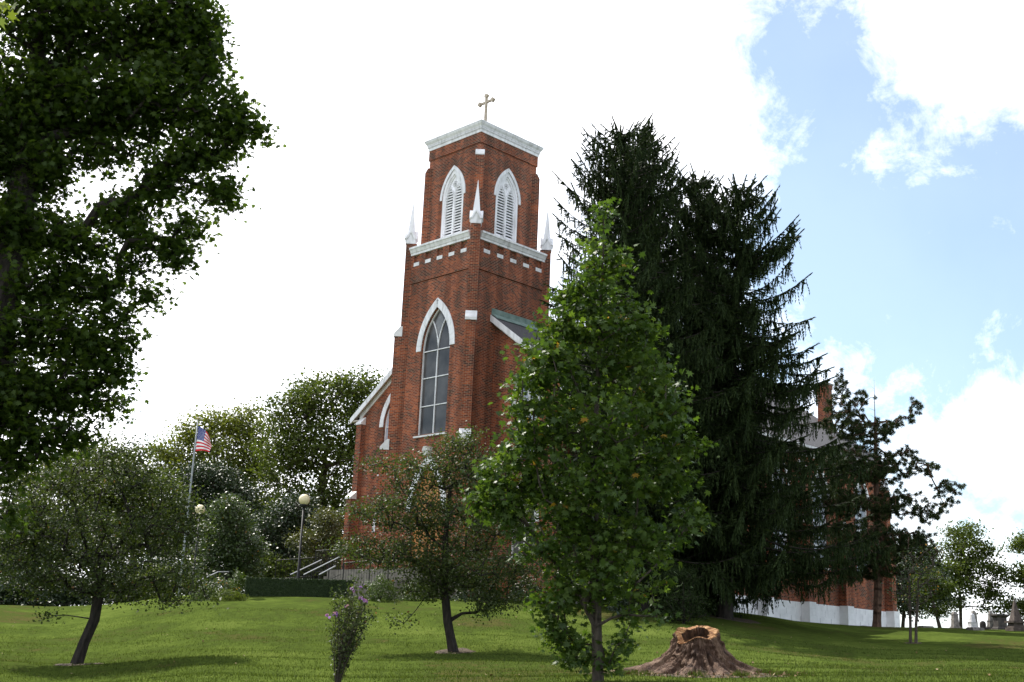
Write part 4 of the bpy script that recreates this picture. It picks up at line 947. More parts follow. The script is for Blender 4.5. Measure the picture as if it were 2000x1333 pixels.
def pine():
    D = 64; b = foot(1712, D, 1232); root = empty('pine_tree', b, 'open-crowned pine with tufted needles at the rear corner of the church', 'pine')
    tr = [b-[0, 0, .1], at(1716, 1120, D), at(1712, 980, D), at(1710, 860, D), at(1709, 815, D)]
    blobs = [(1642, 745, 14, 22), (1650, 790, 38, 25), (1792, 795, 20, 12), (1775, 815, 20, 8), (1690, 850, 55, 32), (1735, 835, 28, 18), (1690, 775, 14, 14), (1640, 900, 45, 30), (1770, 890, 30, 14), (1720, 925, 60, 26), (1805, 915, 38, 14), (1850, 955, 26, 20), (1650, 980, 45, 32), (1765, 985, 60, 22), (1815, 1005, 35, 16), (1700, 1045, 60, 26), (1765, 1055, 60, 20), (1640, 1060, 38, 36), (1810, 1090, 35, 18), (1660, 1125, 30, 16), (1730, 1115, 50, 16), (1850, 985, 20, 8), (1690, 910, 65, 36), (1700, 985, 70, 36), (1690, 1090, 70, 34), (1625, 960, 34, 40), (1740, 1070, 80, 30), (1650, 830, 50, 30)]
    T = blob_points(blobs, D, 2100, 1.1, .36, 2.4); pos, par, tips = grow(tr, T, .4, -.1, .0)
    limbs('trunk', pos, par, tips, .24, .012, M_['barkpine'], root, .56, 6)
    mb = MB(); mb.tube([at(1709, 830, D), at(1708, 780, D), at(1707, 742, D)], [.03, .018, .004], 5)
    for k in range(5): p = at(1708, 760+14*k, D); mb.tube([p, p+RT*random.uniform(-.3, .3)+UP*.12], [.008, .003], 4)
    mb.build('bare_leader', M_['barkpine'], root)
    n = len(T); K = 80; T = T+rng.normal(size=T.shape)*.10; T2 = np.repeat(T, K, 0); d = rng.normal(size=(n*K, 3)); d[:, 2] += .35; d = unit(d); s = T2-np.array([0, 0, .04])+d*.03
    w = unit(np.cross(d, rng.normal(size=d.shape)))*.015; L_ = (.12+.09*rng.random(n*K))[:, None]
    V = np.stack([s-w, s+w, s+d*L_], 1); array_mesh('crown', V.reshape(-1, 3), np.full(n*K, 3), LM['pine'], root, np.repeat(rng.random(n), K))
pine()

def back(name, label, D, u, blobs, ncl, per, lm, r0=.22, size=.2, rad=.6, vg=1180, group='trees beyond the church lawn', trunk=None, **kw):
    b = foot(u, D, vg); c = np.mean([[q[0], q[1]] for q in blobs], 0)
    tr = [b]+([at(x, y, D) for x, y in trunk] if trunk else [b+(at(c[0], c[1], D)-b)*.5*np.array([.4, .4, 1]), at(c[0], c[1]-10, D)])
    return broadleaf(name, label, 'tree', b, tr, blobs, D, int(ncl*1.2), int(per*1.7), rad, size, OVAL, lm, M_['bark'], r0*.8, .012, group=group, step=.8, thick=1.0, maxr=6, flat=.6, **kw)
back('broad_oak_tree', 'tallest round-crowned dark tree beside the left wall of the church', 84, 632, [(640, 775, 85, 50), (705, 760, 55, 42), (570, 815, 55, 50), (655, 880, 100, 65), (725, 850, 40, 70), (560, 900, 60, 60), (640, 980, 90, 50), (690, 1040, 60, 40), (580, 1010, 50, 40)], 520, 34, LM['back'], .42, .24, .9, trunk=[(632, 1080), (628, 960), (640, 850)])
back('locust_tree', 'yellow-green feathery tree directly behind the flag', 92, 440, [(430, 830, 55, 28), (370, 855, 45, 32), (490, 835, 50, 40), (450, 900, 80, 55), (350, 930, 50, 50), (500, 930, 50, 50), (420, 980, 90, 45), (320, 880, 22, 30)], 420, 32, LM['locust'], .3, .24, .9)
back('cedar_tree', 'dark evergreen mass below the flag, behind the first globe lamp', 80, 410, [(400, 950, 50, 45), (450, 960, 40, 40), (390, 1010, 60, 40), (470, 1010, 40, 50), (420, 1060, 60, 30)], 260, 40, LM['deep'], .25, .2, .8)
back('maple_tree', 'mid-green tree at the far left behind the leaning dogwood', 74, 100, [(100, 940, 80, 50), (30, 1000, 60, 60), (180, 910, 60, 50), (120, 1030, 80, 40), (20, 1080, 60, 40)], 300, 32, LM['yellowish'], .3, .22, .8, vg=1190, trunk=[(95, 1100), (100, 1000)])
back('maple_tree', 'dark leafy tree between the leaning dogwood and the cedar', 78, 265, [(250, 920, 50, 40), (280, 980, 60, 60), (230, 1040, 60, 40), (300, 1050, 50, 40), (200, 980, 40, 50)], 260, 32, LM['back'], .3, .22, .8, vg=1190, trunk=[(262, 1120), (258, 1020)])
for u_, v_, lab in ((520, 1020, 'dark distant tree behind the gap left of the second globe lamp'), (600, 1060, 'dark distant tree low behind the lamp post'), (360, 1060, 'dark distant tree low behind the flagpole')):
    back('distant_tree', lab, 104, u_, [(u_-30, v_, 50, 40), (u_+30, v_+20, 50, 40), (u_, v_+60, 70, 30), (u_, v_-30, 40, 24)], 170, 34, LM['deep'], .2, .26, .9, vg=1165)
back('hickory_tree', 'full mid-green tree between the big sweetgum and the leaning dogwood', 82, 180, [(160, 1000, 70, 50), (220, 960, 60, 50), (110, 1060, 70, 40), (200, 1080, 80, 35), (300, 1000, 50, 50)], 260, 34, LM['back'], .25, .22, .8, vg=1190, trunk=[(182, 1120), (185, 1030)])
for u_, lab in ((30, 'leftmost dense green thicket bush at the lawn crest'), (120, 'second thicket bush from the left along the lawn crest'), (215, 'thicket bush behind the leaning dogwood trunk'), (310, 'thicket bush left of the flagpole foot'), (530, 'green bank of bushes behind the clipped hedge'), (610, 'bank of bushes behind the terrace railing'), (672, 'bushes against the church corner behind the tall railing')):
    T_ = LM['back'] if u_ > 250 else LM['deep']; D_ = 66 if u_ < 500 else 70
    back('thicket_bush', lab, D_, u_, [(u_, 1178-(u_ > 250)*12-(u_ > 500)*20, 60, 12), (u_-30, 1160-(u_ > 250)*12-(u_ > 500)*20, 45, 18), (u_+30, 1155-(u_ > 250)*12-(u_ > 500)*20, 45, 20), (u_, 1140-(u_ > 250)*15-(u_ > 500)*20, 35, 16)], 110, 34, T_, .06, .16, .5, vg=1188)
back('thicket_tree', 'low dark thicket tree under the left edge trees', 68, 95, [(20, 1150, 60, 22), (100, 1140, 60, 25), (60, 1165, 60, 14), (160, 1155, 40, 18)], 150, 30, LM['deep'], .1, .16, .6, vg=1190)
back('thicket_tree', 'low dark thicket tree behind the leaning dogwood trunk', 70, 275, [(230, 1135, 50, 22), (300, 1120, 60, 28), (350, 1140, 40, 18), (280, 1155, 60, 14)], 150, 30, LM['deep'], .1, .16, .6, vg=1188)
back('walnut_tree', 'bare-stemmed tree at the left edge with sky between its trunks', 70, 40, [(40, 1060, 60, 35), (90, 1090, 40, 22), (10, 1110, 50, 25), (150, 1080, 40, 20)], 160, 30, LM['deep'], .2, .2, .7, vg=1192)
back('turning_maple_tree', 'small rounded tree with orange-flecked leaves right of the flagpole', 62, 445, [(455, 1000, 38, 28), (440, 1040, 55, 38), (470, 1075, 50, 35), (420, 1090, 45, 32), (480, 1110, 40, 20), (440, 1125, 50, 18)], 260, 40, LM['orange'], .1, .13, .45, vg=1160)
back('hornbeam_tree', 'dark thin-foliaged tree behind the second globe lamp', 72, 545, [(535, 1040, 45, 45), (590, 1000, 45, 35), (560, 1090, 50, 28), (510, 1090, 40, 28), (610, 1050, 30, 40)], 230, 30, LM['deep'], .15, .17, .6, vg=1155)
back('sapling_tree', 'yellowing low tree between the second lamp and the church corner', 68, 640, [(640, 1020, 32, 24), (600, 1055, 35, 16), (650, 1060, 28, 22), (625, 1085, 30, 14)], 110, 34, LM['yellowish'], .07, .13, .45, vg=1140)
back('honey_locust_tree', 'feathery tree standing over the gravestones on the right', 92, 1877, [(1880, 1040, 36, 16), (1890, 1075, 52, 22), (1905, 1110, 55, 20), (1850, 1115, 45, 20), (1890, 1145, 60, 16), (1860, 1175, 40, 12), (1935, 1165, 40, 9), (1945, 1190, 30, 7), (1965, 1130, 22, 8)], 260, 30, LM['back'], .16, .2, .62, vg=1230, group='trees around the graveyard', trunk=[(1876, 1190), (1872, 1130), (1880, 1070)])
back('honey_locust_tree', 'feathery tree cut off by the right edge of the photo', 90, 2030, [(1990, 1065, 22, 10), (2030, 1060, 50, 25), (2000, 1120, 30, 14), (2040, 1130, 50, 30), (1990, 1180, 28, 9), (2030, 1190, 50, 20)], 190, 30, LM['back'], .2, .2, .6, vg=1235, group='trees around the graveyard', trunk=[(2025, 1150), (2030, 1090)])
back('hackberry_tree', 'dark tree rising behind the pine near the church corner', 88, 1762, [(1780, 1080, 40, 30), (1760, 1130, 45, 35), (1800, 1130, 45, 25), (1770, 1180, 40, 25), (1825, 1170, 30, 14)], 230, 34, LM['deep'], .16, .2, .65, vg=1225, group='trees around the graveyard')
back('leaning_ash_tree', 'thin tree with a trunk leaning left behind the gravestones', 84, 1838, [(1815, 1130, 30, 14), (1800, 1165, 26, 12), (1840, 1150, 26, 10), (1825, 1195, 24, 8)], 90, 28, LM['back'], .15, .17, .5, vg=1230, group='trees around the graveyard', trunk=[(1826, 1190), (1812, 1150)])
# twiggy half-bare sapling with two stems
def twiggy():
    D = 50; b = foot(1784, D, 1263); root = empty('bare_sapling', b, 'half-bare twiggy sapling with two stems on the lawn right of the pine', 'small tree')
    T = blob_points([(1790, 1100, 40, 30), (1770, 1140, 40, 30), (1820, 1130, 30, 25), (1790, 1170, 45, 25), (1830, 1080, 22, 16)], D, 260, 1., .4, 1.6)
    h = len(T)//2; allp = []
    for i, (x0, x1) in enumerate(((1778, 1776), (1789, 1793))):
        bb = foot(x0, D, 1263); pos, par, tips = grow([bb, at(x0, 1220, D), at(x1, 1170, D), at(x1, 1120, D)], T[i*h:(i+1)*h], .25, .4, 0)
        limbs('stem', pos, par, tips, .06, .006, M_['bark'], root, .5, 5)
    C = scatter(T, 5, .3); leaves('crown', C, up_normals(len(C)), .09, OVAL, LM['orange'], root)
    G = b+np.c_[rng.normal(size=(300, 2))*.14, np.zeros(300)]; 
twiggy()
# hibiscus with purple flowers
def hibiscus():
    D = 21; b = foot(656, D, 1350); root = empty('flowering_shrub', b, 'upright many-stemmed shrub with purple flowers in the foreground', 'shrub'); sc = PX(D)
    C = []; mb = MB()
    for k in range(64):
        a = random.random()*6.283; sp = random.random()**.6; hgt = (225-45*sp**2-random.random()*80)*sc
        t = b+(RH*math.cos(a)+FH*math.sin(a))*sp*44*sc+np.array([0, 0, hgt])+RT*20*sc
        pts = []; wob = rng.normal(size=3)*.02
        for i in range(10):
            f = i/9; q = b+(t-b)*f; q[:2] = b[:2]+(t-b)[:2]*(f**1.25); q = q+wob*math.sin(f*5); pts.append(q)
            if i > 2:
                for _ in range(4): C.append(q+rng.normal(size=3)*[.035, .035, .05])
            if i > 3 and random.random() < .5:
                e_ = q+np.array([random.gauss(0, .06), random.gauss(0, .06), .10]); mb.tube([q, e_], [.004, .002], 4); C += [e_+rng.normal(size=3)*.02 for _ in range(4)]
        for _ in range(4): C.append(t+rng.normal(size=3)*.03)
        mb.tube(pts, [.0075*(1-.8*i/9) for i in range(10)], 5)
    mb.build('stems', M_['bark'], root); C = np.array(C)
    leaves('foliage', C, up_normals(len(C), 1.2), .03+.035*rng.random(len(C)), OVAL, LM['dogwood'], root)
    fm = leaf_mat('purple_petal', [(.28, .12, .45), (.40, .2, .55)], .6, .3)
    for (u, v) in ((708, 1147), (713, 1174), (689, 1152), (706, 1170), (655, 1200), (676, 1186), (640, 1205)):
        c = at(u, v, D-.25+.3*random.random()); P = []; sz = []
        n = 7; cc = np.repeat(c[None], n, 0); nn = rng.normal(size=(n, 3))*.6+np.array([-FH*.8+np.array([0, 0, .4])])
        fo = leaves('flower', cc, nn, .055, [(0, 0, 0), (.35, .5, .1), (.3, .95, .2), (-.3, .95, .2), (-.35, .5, .1)], fm, root)
hibiscus()
# leaves of a nearer tree, hanging into the top left corner
def overhang():
    D = 7; c = at(12, 22, D); root = empty('overhanging_branch', at(-20, -60, D), 'pale yellow-green leaves hanging into the top left corner', 'branch')
    mb = MB(); mb.tube([at(-60, -160, D), at(-20, -60, D), at(4, 0, D)], [.012, .008, .003], 6); mb.tube([at(-20, -60, D), at(20, -20, D), at(30, 5, D)], [.006, .004, .002], 5); mb.build('twig', M_['bark'], root)
    C = [at(u, v, D+random.gauss(0, .1)) for u, v in ((4, 6), (28, 8), (18, 30), (0, 38), (38, 18), (-10, 20), (14, 12))]
    lm = leaf_mat('yellow_green_leaf', [(.10, .14, .03), (.19, .20, .035)], .6, .35)
    leaves('foliage', C, np.array([-FH]*7)+rng.normal(size=(7, 3))*.5, .075, MAPLE, lm, root, droop=np.array([0, 0, -1.5]))
overhang()
# bushes: leaves on the surface of rounded masses
def bush(name, label, u, v, w, h, D, lm, n=2500, size=.05, vg=1165, depth=None, group=None, box=False, cat='shrub'):
    b = foot(u, D, vg); s = PX(D); root = empty(name, b, label, cat, group); W2, H2 = w*s/2, h*s; dd = (depth or w*s)/2
    q = rng.normal(size=(n, 3)); q = unit(q); q[:, 2] = np.abs(q[:, 2]); lum = 1+.16*np.sin(q[:, 0]*7+u)*np.cos(q[:, 1]*6)+.12*np.sin(q[:, 2]*9+q[:, 0]*5)
    rr = (lum*(.72+.33*rng.random(n)))[:, None]
    P = b+RH*(q[:, :1]*W2*rr)+FH*(q[:, 1:2]*dd*rr)+np.array([0, 0, 1])*(q[:, 2:]*H2*rr)
    P[:, 2] += (ground(P[:, 0], P[:, 1])-b[2])*.7
    leaves('foliage', P, q+rng.normal(size=(n, 3))*.6, size*(.7+.6*rng.random(n)), OVAL, lm, root)
    mb = MB()
    for k in range(7):
        a = random.random()*6.283; mb.tube([b-[0, 0, .05], b+RH*math.cos(a)*W2*.4+FH*math.sin(a)*dd*.4+np.array([0, 0, H2*.6])], [.02, .006], 5)
    mb.build('stems', M_['barkdark'], root); return root
bush('low_shrub', 'low bronze-green shrub left of the clipped hedge', 428, 0, 70, 30, 51.5, LM['orange'], 2600, .07, 1165)
bush('low_shrub', 'bright green low shrub touching the left end of the hedge', 462, 0, 44, 42, 53, LM['bush'], 2200, .07, 1165)
bush('low_shrub', 'spreading dark-leaved ground shrub in front of the hedge end', 445, 0, 70, 18, 49, LM['back'], 2200, .06, 1175)
bush('low_shrub', 'pale green low shrub below the flagpole', 398, 0, 50, 22, 50, LM['bush'], 1800, .06, 1178)
bush('rounded_shrub', 'bright green rounded shrub right of the hedge', 742, 0, 60, 44, 50, LM['bush'], 3000, .06, 1158)
bush('rounded_shrub', 'green rounded shrub behind the dogwood stems', 812, 0, 62, 40, 50.5, LM['bush'], 2600, .06, 1160)
bush('rounded_shrub', 'dark rounded shrub at the foot of the bell tower', 930, 0, 90, 50, 51, LM['deep'], 3400, .07, 1165)
bush('rounded_shrub', 'dark shrub below the church facade, partly hidden by the young maple', 1030, 0, 80, 45, 51, LM['deep'], 3000, .07, 1170)
b = foot(1335, 46, 1222)
broadleaf('yew_shrub', 'tall dark yew shrub behind the stump', 'shrub', b, [b, at(1335, 1180, 46), at(1335, 1140, 46)], [(1330, 1135, 26, 26), (1345, 1175, 38, 24), (1305, 1185, 22, 26), (1362, 1200, 22, 14), (1325, 1205, 34, 14), (1318, 1120, 10, 14), (1350, 1135, 12, 18)], 46, 190, 46, .24, .06, OVAL, LM['spruce'], M_['barkdark'], .06, .006, maxr=1.2, step=.25)
bush('yew_shrub', 'dark shrub against the white plinth left of the yew', 1222, 0, 60, 60, 50, LM['deep'], 4000, .07, 1195)
def hedge():
    D = 50.5; a = foot(478, D, 1172); c = foot(688, D+1.0, 1162); root = empty('clipped_hedge', (a+c)/2, 'long dark clipped box hedge with flat top', 'hedge')
    dirv = unit((c-a)*[1, 1, 0]); nrm = np.array([-dirv[1], dirv[0], 0]); 
    if nrm@FH < 0: nrm = -nrm
    L_ = np.linalg.norm((c-a)[:2]); n = 60000; ztop = at(478, 1128, D)[2]; dep = 1.3
    u = rng.random(n)*L_; w = rng.random(n)*dep; z = rng.random(n); f = rng.random(n); jit = .035
    face = np.where(f < .5, 0, np.where(f < .85, 1, 2))
    w = np.where(face == 0, np.abs(rng.normal(size=n))*jit, w); zt = ztop+.12*(u/L_)
    gx = a[:2]+dirv[:2]*u[:, None]+nrm[:2]*w[:, None]; g = ground(gx[:, 0], gx[:, 1])
    zz = np.where(face == 1, zt-np.abs(rng.normal(size=n))*jit, g+(zt-g)*z)
    u = np.where(face == 2, np.where(rng.random(n) < .5, np.abs(rng.normal(size=n))*jit, L_-np.abs(rng.normal(size=n))*jit), u)
    # rounded shoulders
    sh = .07; w = w+np.where((zz > zt-sh) & (face == 0), sh*.6*((zz-zt+sh)/sh)**2, 0)
    P = np.c_[a[:2]+dirv[:2]*u[:, None]+nrm[:2]*w[:, None], zz]
    nr = np.where((face == 1)[:, None], np.array([[0, 0, 1.]]), np.where((face == 0)[:, None], -nrm[None], dirv[None]*np.where(u > L_/2, 1, -1)[:, None]))
    leaves('foliage', P, nr+rng.normal(size=(n, 3))*.55, .028+.02*rng.random(n), OVAL, LM['box'], root)
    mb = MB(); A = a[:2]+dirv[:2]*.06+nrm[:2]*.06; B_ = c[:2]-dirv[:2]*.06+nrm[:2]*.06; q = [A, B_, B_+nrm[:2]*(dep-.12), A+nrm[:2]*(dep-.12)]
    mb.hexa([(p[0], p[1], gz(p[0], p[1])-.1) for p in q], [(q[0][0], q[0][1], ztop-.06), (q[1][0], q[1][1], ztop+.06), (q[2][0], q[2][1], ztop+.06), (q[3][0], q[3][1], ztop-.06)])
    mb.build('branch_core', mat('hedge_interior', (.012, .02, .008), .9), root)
hedge()

def earth(u, D, v, ru, label):
    c = foot(u, D, v); n = 36; V_, F_ = [], []
    for q in range(5):
        for j in range(n):
            a = 2*math.pi*j/n; R_ = ru*(1+.35*mnoise.noise(Vector((math.cos(a)*2+u, math.sin(a)*2, 1)))+.2*mnoise.noise(Vector((math.cos(a)*8+u, math.sin(a)*8, 4))))*q/4
            x, y = c[0]+R_*math.cos(a), c[1]+R_*math.sin(a); V_.append((x, y, gz(x, y)+(.016+.03*mnoise.noise(Vector((x*4, y*4, 2))) if q < 4 else -.03)))
    for q in range(4):
        for j in range(n): k = (j+1) % n; F_.append((q*n+j, q*n+k, (q+1)*n+k, (q+1)*n+j))
    me = bpy.data.meshes.new('soil_patch'); me.from_pydata(V_, [], F_); me.polygons.foreach_set('use_smooth', [True]*len(F_)); me.materials.append(M_['soil']); tag(link_mesh('soil_patch', me), label, kind='structure')
earth(150, 32, 1297, .75, 'worn earth round the leaning dogwood trunk'); earth(885, 34, 1275, .7, 'worn earth round the dogwood stems before the tower'); earth(1784, 50, 1263, .45, 'worn earth round the bare sapling'); earth(1415, 52, 1207, 1.6, 'needle litter under the widest spruce'); earth(1712, 64, 1232, 1.0, 'needle litter under the pine')
# ---------------------------------------------------------------- lamps, flagpole, rails
def lamp(u, v, rpx, D, label):
    g = at(u, v, D); b = np.array([g[0], g[1], gz(g[0], g[1])]); r = rpx*PX(D)
    root = empty('street_lamp', b, label, 'lamp post', 'globe lamps beside the church steps')
    mb = MB(); mb.lathe(b, [(.13, 0), (.13, .1), (.09, .14), (.07, .6), (.055, .62), (.045, g[2]-b[2]-r-.12)], 14); mb.build('pole', M_['iron'], root, smooth=True)
    mb = MB(); h = g[2]-b[2]-r; mb.lathe(b, [(.05, h-.12), (.10, h-.08), (.13, h-.02), (.15, h+.03), (.08, h+.035)], 16); mb.build('collar', M_['iron'], root, smooth=True)
    mb = MB(); mb.lathe(g, [(r*math.cos(a), r*math.sin(a)) for a in np.linspace(-1.45, 1.5, 22)], 32); mb.build('globe', M_['globe'], root, smooth=True)
lamp(594.5, 976.5, 10.8, 54, 'black lamp post with cream globe above the clipped hedge')
lamp(391, 996, 9.6, 58, 'black lamp post with cream globe right of the flagpole')
def flag():
    D = 54; b = foot(349, D, 1172); top = at(379, 820, D); Hh = top[2]-b[2]
    root = empty('flagpole', b, 'tall grey metal flagpole rising left of the hedge', 'flagpole')
    mb = MB(); mb.lathe(b, [(.055, 0), (.05, Hh*.3), (.04, Hh*.7), (.025, Hh)], 14); mb.build('pole', M_['alu'], root, smooth=True)
    mb = MB(); mb.lathe(b+[0, 0, Hh], [(.01, 0), (.045, .03), (.05, .07), (.03, .11), (.005, .12)], 12); mb.build('finial', noisy('dull_gold', (.3, .22, .1), (.42, .32, .15), 5, .4, 0), root, smooth=True)
    # flag: hoist height 1.15 m, fly 1.6 m, hanging in diagonal folds
    s = PX(D); hoist, fly = 1.16, 1.7; z0 = b[2]+Hh-.28; NU, NV = 44, 39
    V = np.zeros((NU+1, NV+1, 3))
    for i in range(NU+1):
        for j in range(NV+1):
            f = i/NU; h = j/NV                   # h: 0 top, 1 bottom
            x = .56*f*fly*(1-.32*f)+.05
            sag = .62*f**1.25*(1-.28*h)*1.0
            z = z0-h*hoist*(1-.38*f)-sag
            y = .10*f*math.sin(f*9+h*2.5)+.16*math.sin(f*4.2-h*3.0)*f
            x += .04*math.sin(h*6+f*5)*f
            V[i, j] = b*[1, 1, 0]+RH*x+FH*y+np.array([0, 0, z])
    mats = [mat('flag_red', (.60, .015, .03), .7), mat('flag_white', (.80, .80, .82), .7), mat('flag_blue', (.025, .04, .20), .7)]
    me = bpy.data.meshes.new('flag'); F = []; mi = []
    for i in range(NU):
        for j in range(NV):
            k = i*(NV+1)+j; F.append((k, k+1, k+NV+2, k+NV+1)); st = j*13//NV; mi.append(2 if (i < NU*.4 and st < 7) else (0 if st % 2 == 0 else 1))
    me.from_pydata(V.reshape(-1, 3).tolist(), [], F)
    for m in mats: me.materials.append(m)
    me.polygons.foreach_set('material_index', mi); me.polygons.foreach_set('use_smooth', [True]*len(F))
    o = link_mesh('flag', me); tag(o, 'American flag with stars and stripes hanging in folds from the pole', 'flag')
    mb = MB()                                   # the fifty stars
    for r_ in range(9):
        for c_ in range(6 if r_ % 2 == 0 else 5):
            fi = (.033+(c_+(0 if r_ % 2 == 0 else .5))*.0667)*NU; fj = (r_+1)/10*7/13*NV; i, j = int(fi), int(fj)
            p = V[i, j]+(V[i+1, j]-V[i, j])*(fi-i)+(V[i, j+1]-V[i, j])*(fj-j); a = unit(V[i+1, j]-V[i, j]); d = unit(V[i, j+1]-V[i, j]); n = unit(np.cross(a, d)); n = n*(-1 if n@FH > 0 else 1)
            for sgn in (1, -1):
                mb.face([p+n*.006*sgn+(a*math.sin(t)+d*-math.cos(t))*(.019 if q % 2 == 0 else .008) for q, t in enumerate(np.linspace(0, 2*math.pi, 11)[:-1])])
    st = mb.build('stars', mats[1], o, fix=False)
flag()
def railing(label, pts, h, name='iron_railing', pale=False, gap=.13, cat='railing', group='railings of the entrance steps'):
    """pts: ground-level polyline points; posts, balusters and a top rail"""
    root = empty(name, pts[0], label, cat, group); mb = MB(); bal = MB(); top = MB()
    for a, b in zip(pts[:-1], pts[1:]):
        L_ = np.linalg.norm(b-a); n = max(2, int(L_/gap))
        for i in range(n+1):
            p = a+(b-a)*i/n; r = .009 if i % 10 else .024
            if i % 10: bal.tube([p-[0, 0, .04], p+[0, 0, h]], r, 4)
            else: mb = MB(); mb.tube([p-[0, 0, .04], p+[0, 0, h]], r, 6); mb.build('post', M_['iron'], root)
        bal.tube([a+[0, 0, .12], b+[0, 0, .12]], .012, 4)
        top.tube([a+[0, 0, h], b+[0, 0, h]], .028 if pale else .02, 6)
    bal.build('balusters', M_['iron'], root); top.build('handrail', M_['steel'] if pale else M_['iron'], root)
def seg(u0, v0, u1, v1, D0, D1, h): return [at(u0, v0, D0)-[0, 0, h], at(u1, v1, D1)-[0, 0, h]]
railing('black iron railing along the terrace behind the lamp post', seg(540, 1095, 617, 1089, 66, 66, 1.1), 1.1)
railing('tall black iron railing beside the church corner', seg(617, 1076, 672, 1073, 64, 62, 1.2), 1.2)
railing('foremost pale handrail climbing behind the hedge', seg(593, 1123, 668, 1086, 55, 56, .95), .95, 'stair_handrail', True)
railing('pale handrail farthest back, ending at the lamp post', seg(567, 1123, 628, 1094, 59, 60, .95), .95, 'stair_handrail', True)
railing('short pale handrail lowest on the steps near the dogwood', seg(623, 1123, 655, 1106, 54, 54.5, .95), .95, 'stair_handrail', True)
railing('pale handrail of the lower flight left of the hedge', seg(384, 1137, 426, 1117.5, 58, 59, .95)+[at(447, 1117.5, 59.5)-[0, 0, .95]], .95, 'stair_handrail', True)
railing('black railing in front of the tower door', seg(672, 1100, 760, 1092, 52.5, 51.5, 1.0)+[at(1000, 1092, 50.5)-[0, 0, 1.0]], 1.0)
# entrance terrace with steps and a rendered retaining wall
mb = MB(); mb.box(-3.0, -.85, -1.0, 6.0, -1.5, 1.1)
for i in range(8): mb.box(-2.7, -1.2, 6.003+i*.34, 6.34+i*.34, -1.5, .98-i*.15)
o = mb.build('entrance_steps', M_['concrete']); tag(o, 'pale concrete terrace and steps in front of the tower door', 'steps')
p0 = foot(700, 52, 1150); mb = MB()
for i in range(10):
    a0, a1 = i/10*1.5, (i+1)/10*1.5; r = 2.0
    P0 = p0+RH*(r*math.sin(a0))+FH*(r*(1-math.cos(a0)))*.6; P1 = p0+RH*(r*math.sin(a1))+FH*(r*(1-math.cos(a1)))*.6
    Q0, Q1 = P0+FH*.25, P1+FH*.25; h0, h1 = .45+.6*i/10, .45+.6*(i+1)/10
    mb.hexa([P0-[0, 0, .3], P1-[0, 0, .3], Q1-[0, 0, .3], Q0-[0, 0, .3]], [P0+[0, 0, h0], P1+[0, 0, h1], Q1+[0, 0, h1], Q0+[0, 0, h0]])
o = mb.build('retaining_wall', M_['concrete']); tag(o, 'low curved beige retaining wall right of the hedge', 'wall')

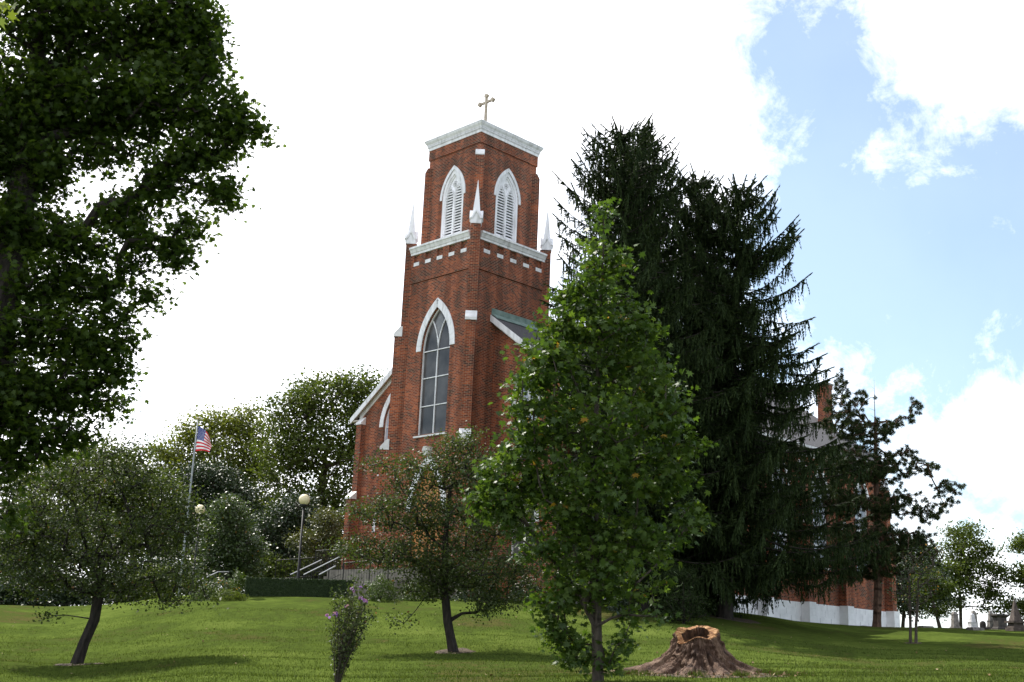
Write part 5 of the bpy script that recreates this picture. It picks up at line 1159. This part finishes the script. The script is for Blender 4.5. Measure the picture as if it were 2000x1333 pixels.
# ---------------------------------------------------------------- graveyard
GM = {'w': noisy('white_marble', (.34, .34, .36), (.58, .58, .60), 6, .6, .15, 30), 'g': noisy('stained_grey_stone', (.07, .065, .06), (.24, .22, .205), 5, .85, .3, 25), 'd': noisy('dark_granite', (.02, .018, .018), (.07, .06, .055), 5, .7, .25, 25), 'b': noisy('brown_stone', (.03, .022, .02), (.085, .065, .055), 5, .8, .3, 25)}
def grave(kind, u, wpx, vt, vb, D, m, label, yaw=.2):
    b = foot(u, D, vb); s = PX(D); w = wpx*s; h = (vb-vt)*s; root = empty('gravestone', b, label, 'gravestone', 'gravestones on the crest of the lawn')
    A = RH*math.cos(yaw)+FH*math.sin(yaw); B = np.cross([0, 0, 1], A); z = b[2]-.12
    mb = MB(); mb.obox(b, A, B, w/2, w/2*.9, z, b[2]+h*.12); mb.obox(b, A, B, w*.42, w*.38, b[2]+h*.12, b[2]+h*.2, st=.93); mb.build('base', GM[m], root)
    mb = MB()
    if kind == 'obelisk':
        mb.obox(b, A, B, w*.34, w*.32, b[2]+h*.2, b[2]+h*.42); mb.obox(b, A, B, w*.38, w*.36, b[2]+h*.42, b[2]+h*.46); mb.obox(b, A, B, w*.27, w*.26, b[2]+h*.46, b[2]+h*.9, st=.62); mb.obox(b, A, B, w*.168, w*.16, b[2]+h*.9, b[2]+h, st=.05)
    elif kind == 'urn':
        mb.obox(b, A, B, w*.34, w*.32, b[2]+h*.2, b[2]+h*.82, st=.8); mb.obox(b, A, B, w*.32, w*.3, b[2]+h*.82, b[2]+h*.87); mb.obox(b, A, B, w*.26, w*.25, b[2]+h*.87, b[2]+h, st=.45)
    elif kind == 'pedestal':
        mb.obox(b, A, B, w*.36, w*.32, b[2]+h*.2, b[2]+h*.78); mb.obox(b, A, B, w*.36, w*.32, b[2]+h*.78, b[2]+h*.9, st=1.4); mb.obox(b, A, B, w*.52, w*.46, b[2]+h*.9, b[2]+h)
    elif kind == 'spire':
        mb.obox(b, A, B, w*.36, w*.36, b[2]+h*.2, b[2]+h*.26, ); mb.obox(b, A, B, w*.5, w*.5, b[2]+h*.26, b[2]+h*.32); mb.obox(b, A, B, w*.32, w*.32, b[2]+h*.32, b[2]+h*.55, st=.62); mb.obox(b, A, B, w*.2, w*.2, b[2]+h*.55, b[2]+h, st=.05)
    else:
        prof = [(-w*.38, h*.12), (w*.38, h*.12), (w*.38, h*.65)]+[(w*.38*math.cos(t), h*.65+h*.35*math.sin(t)) for t in np.linspace(.2, math.pi-.2, 7)]+[(-w*.38, h*.65)]
        mb.prism(prof, b, A, B, -w*.14, w*.14)
    mb.build({'headstone': 'slab', 'pedestal': 'block'}.get(kind, 'shaft'), GM[m], root)
grave('urn', 1866, 17, 1198, 1232, 77, 'g', 'stained grey gravestone with tapering shaft, leftmost of the tall ones')
grave('obelisk', 1900, 19, 1203, 1234, 76, 'w', 'bright white obelisk gravestone in front of a grey pillar')
grave('urn', 1903.5, 15, 1196, 1233, 79, 'g', 'tall grey pillar gravestone right behind the bright white obelisk')
grave('headstone', 1920, 15, 1221, 1237, 76, 'd', 'small dark round-topped headstone among the obelisks')
grave('obelisk', 1936, 15, 1202, 1238, 76, 'g', 'slim pale obelisk gravestone left of the dark pedestal')
grave('pedestal', 1954, 26, 1210, 1240, 75, 'd', 'dark pedestal gravestone with a wide flat cap')
grave('spire', 1985, 29, 1181, 1244, 72, 'b', 'large dark spire monument, the biggest in the graveyard')
grave('headstone', 1750, 12, 1195, 1217, 80, 'g', 'round-topped grey headstone at the rear corner of the church')
for u, w, v, D, lab in ((1905, 26, 1248, 66, 'flat grey stone slab lying in the grass right of the sapling'), (1808, 24, 1232, 71, 'flat dark stone slab lying on the crest behind the sapling')):
    b = foot(u, D, v); mb = MB(); mb.obox(b, RH*.96+FH*.28, FH*.96-RH*.28, w*PX(D)/2, .3, b[2]-.15, b[2]+.11, st=.96)
    mb.obox(b, RH*.96+FH*.28, FH*.96-RH*.28, w*PX(D)/2*.9, .25, b[2]+.112, b[2]+.14, st=.97); o = mb.build('ledger_stone', GM['g']); tag(o, lab, 'gravestone')
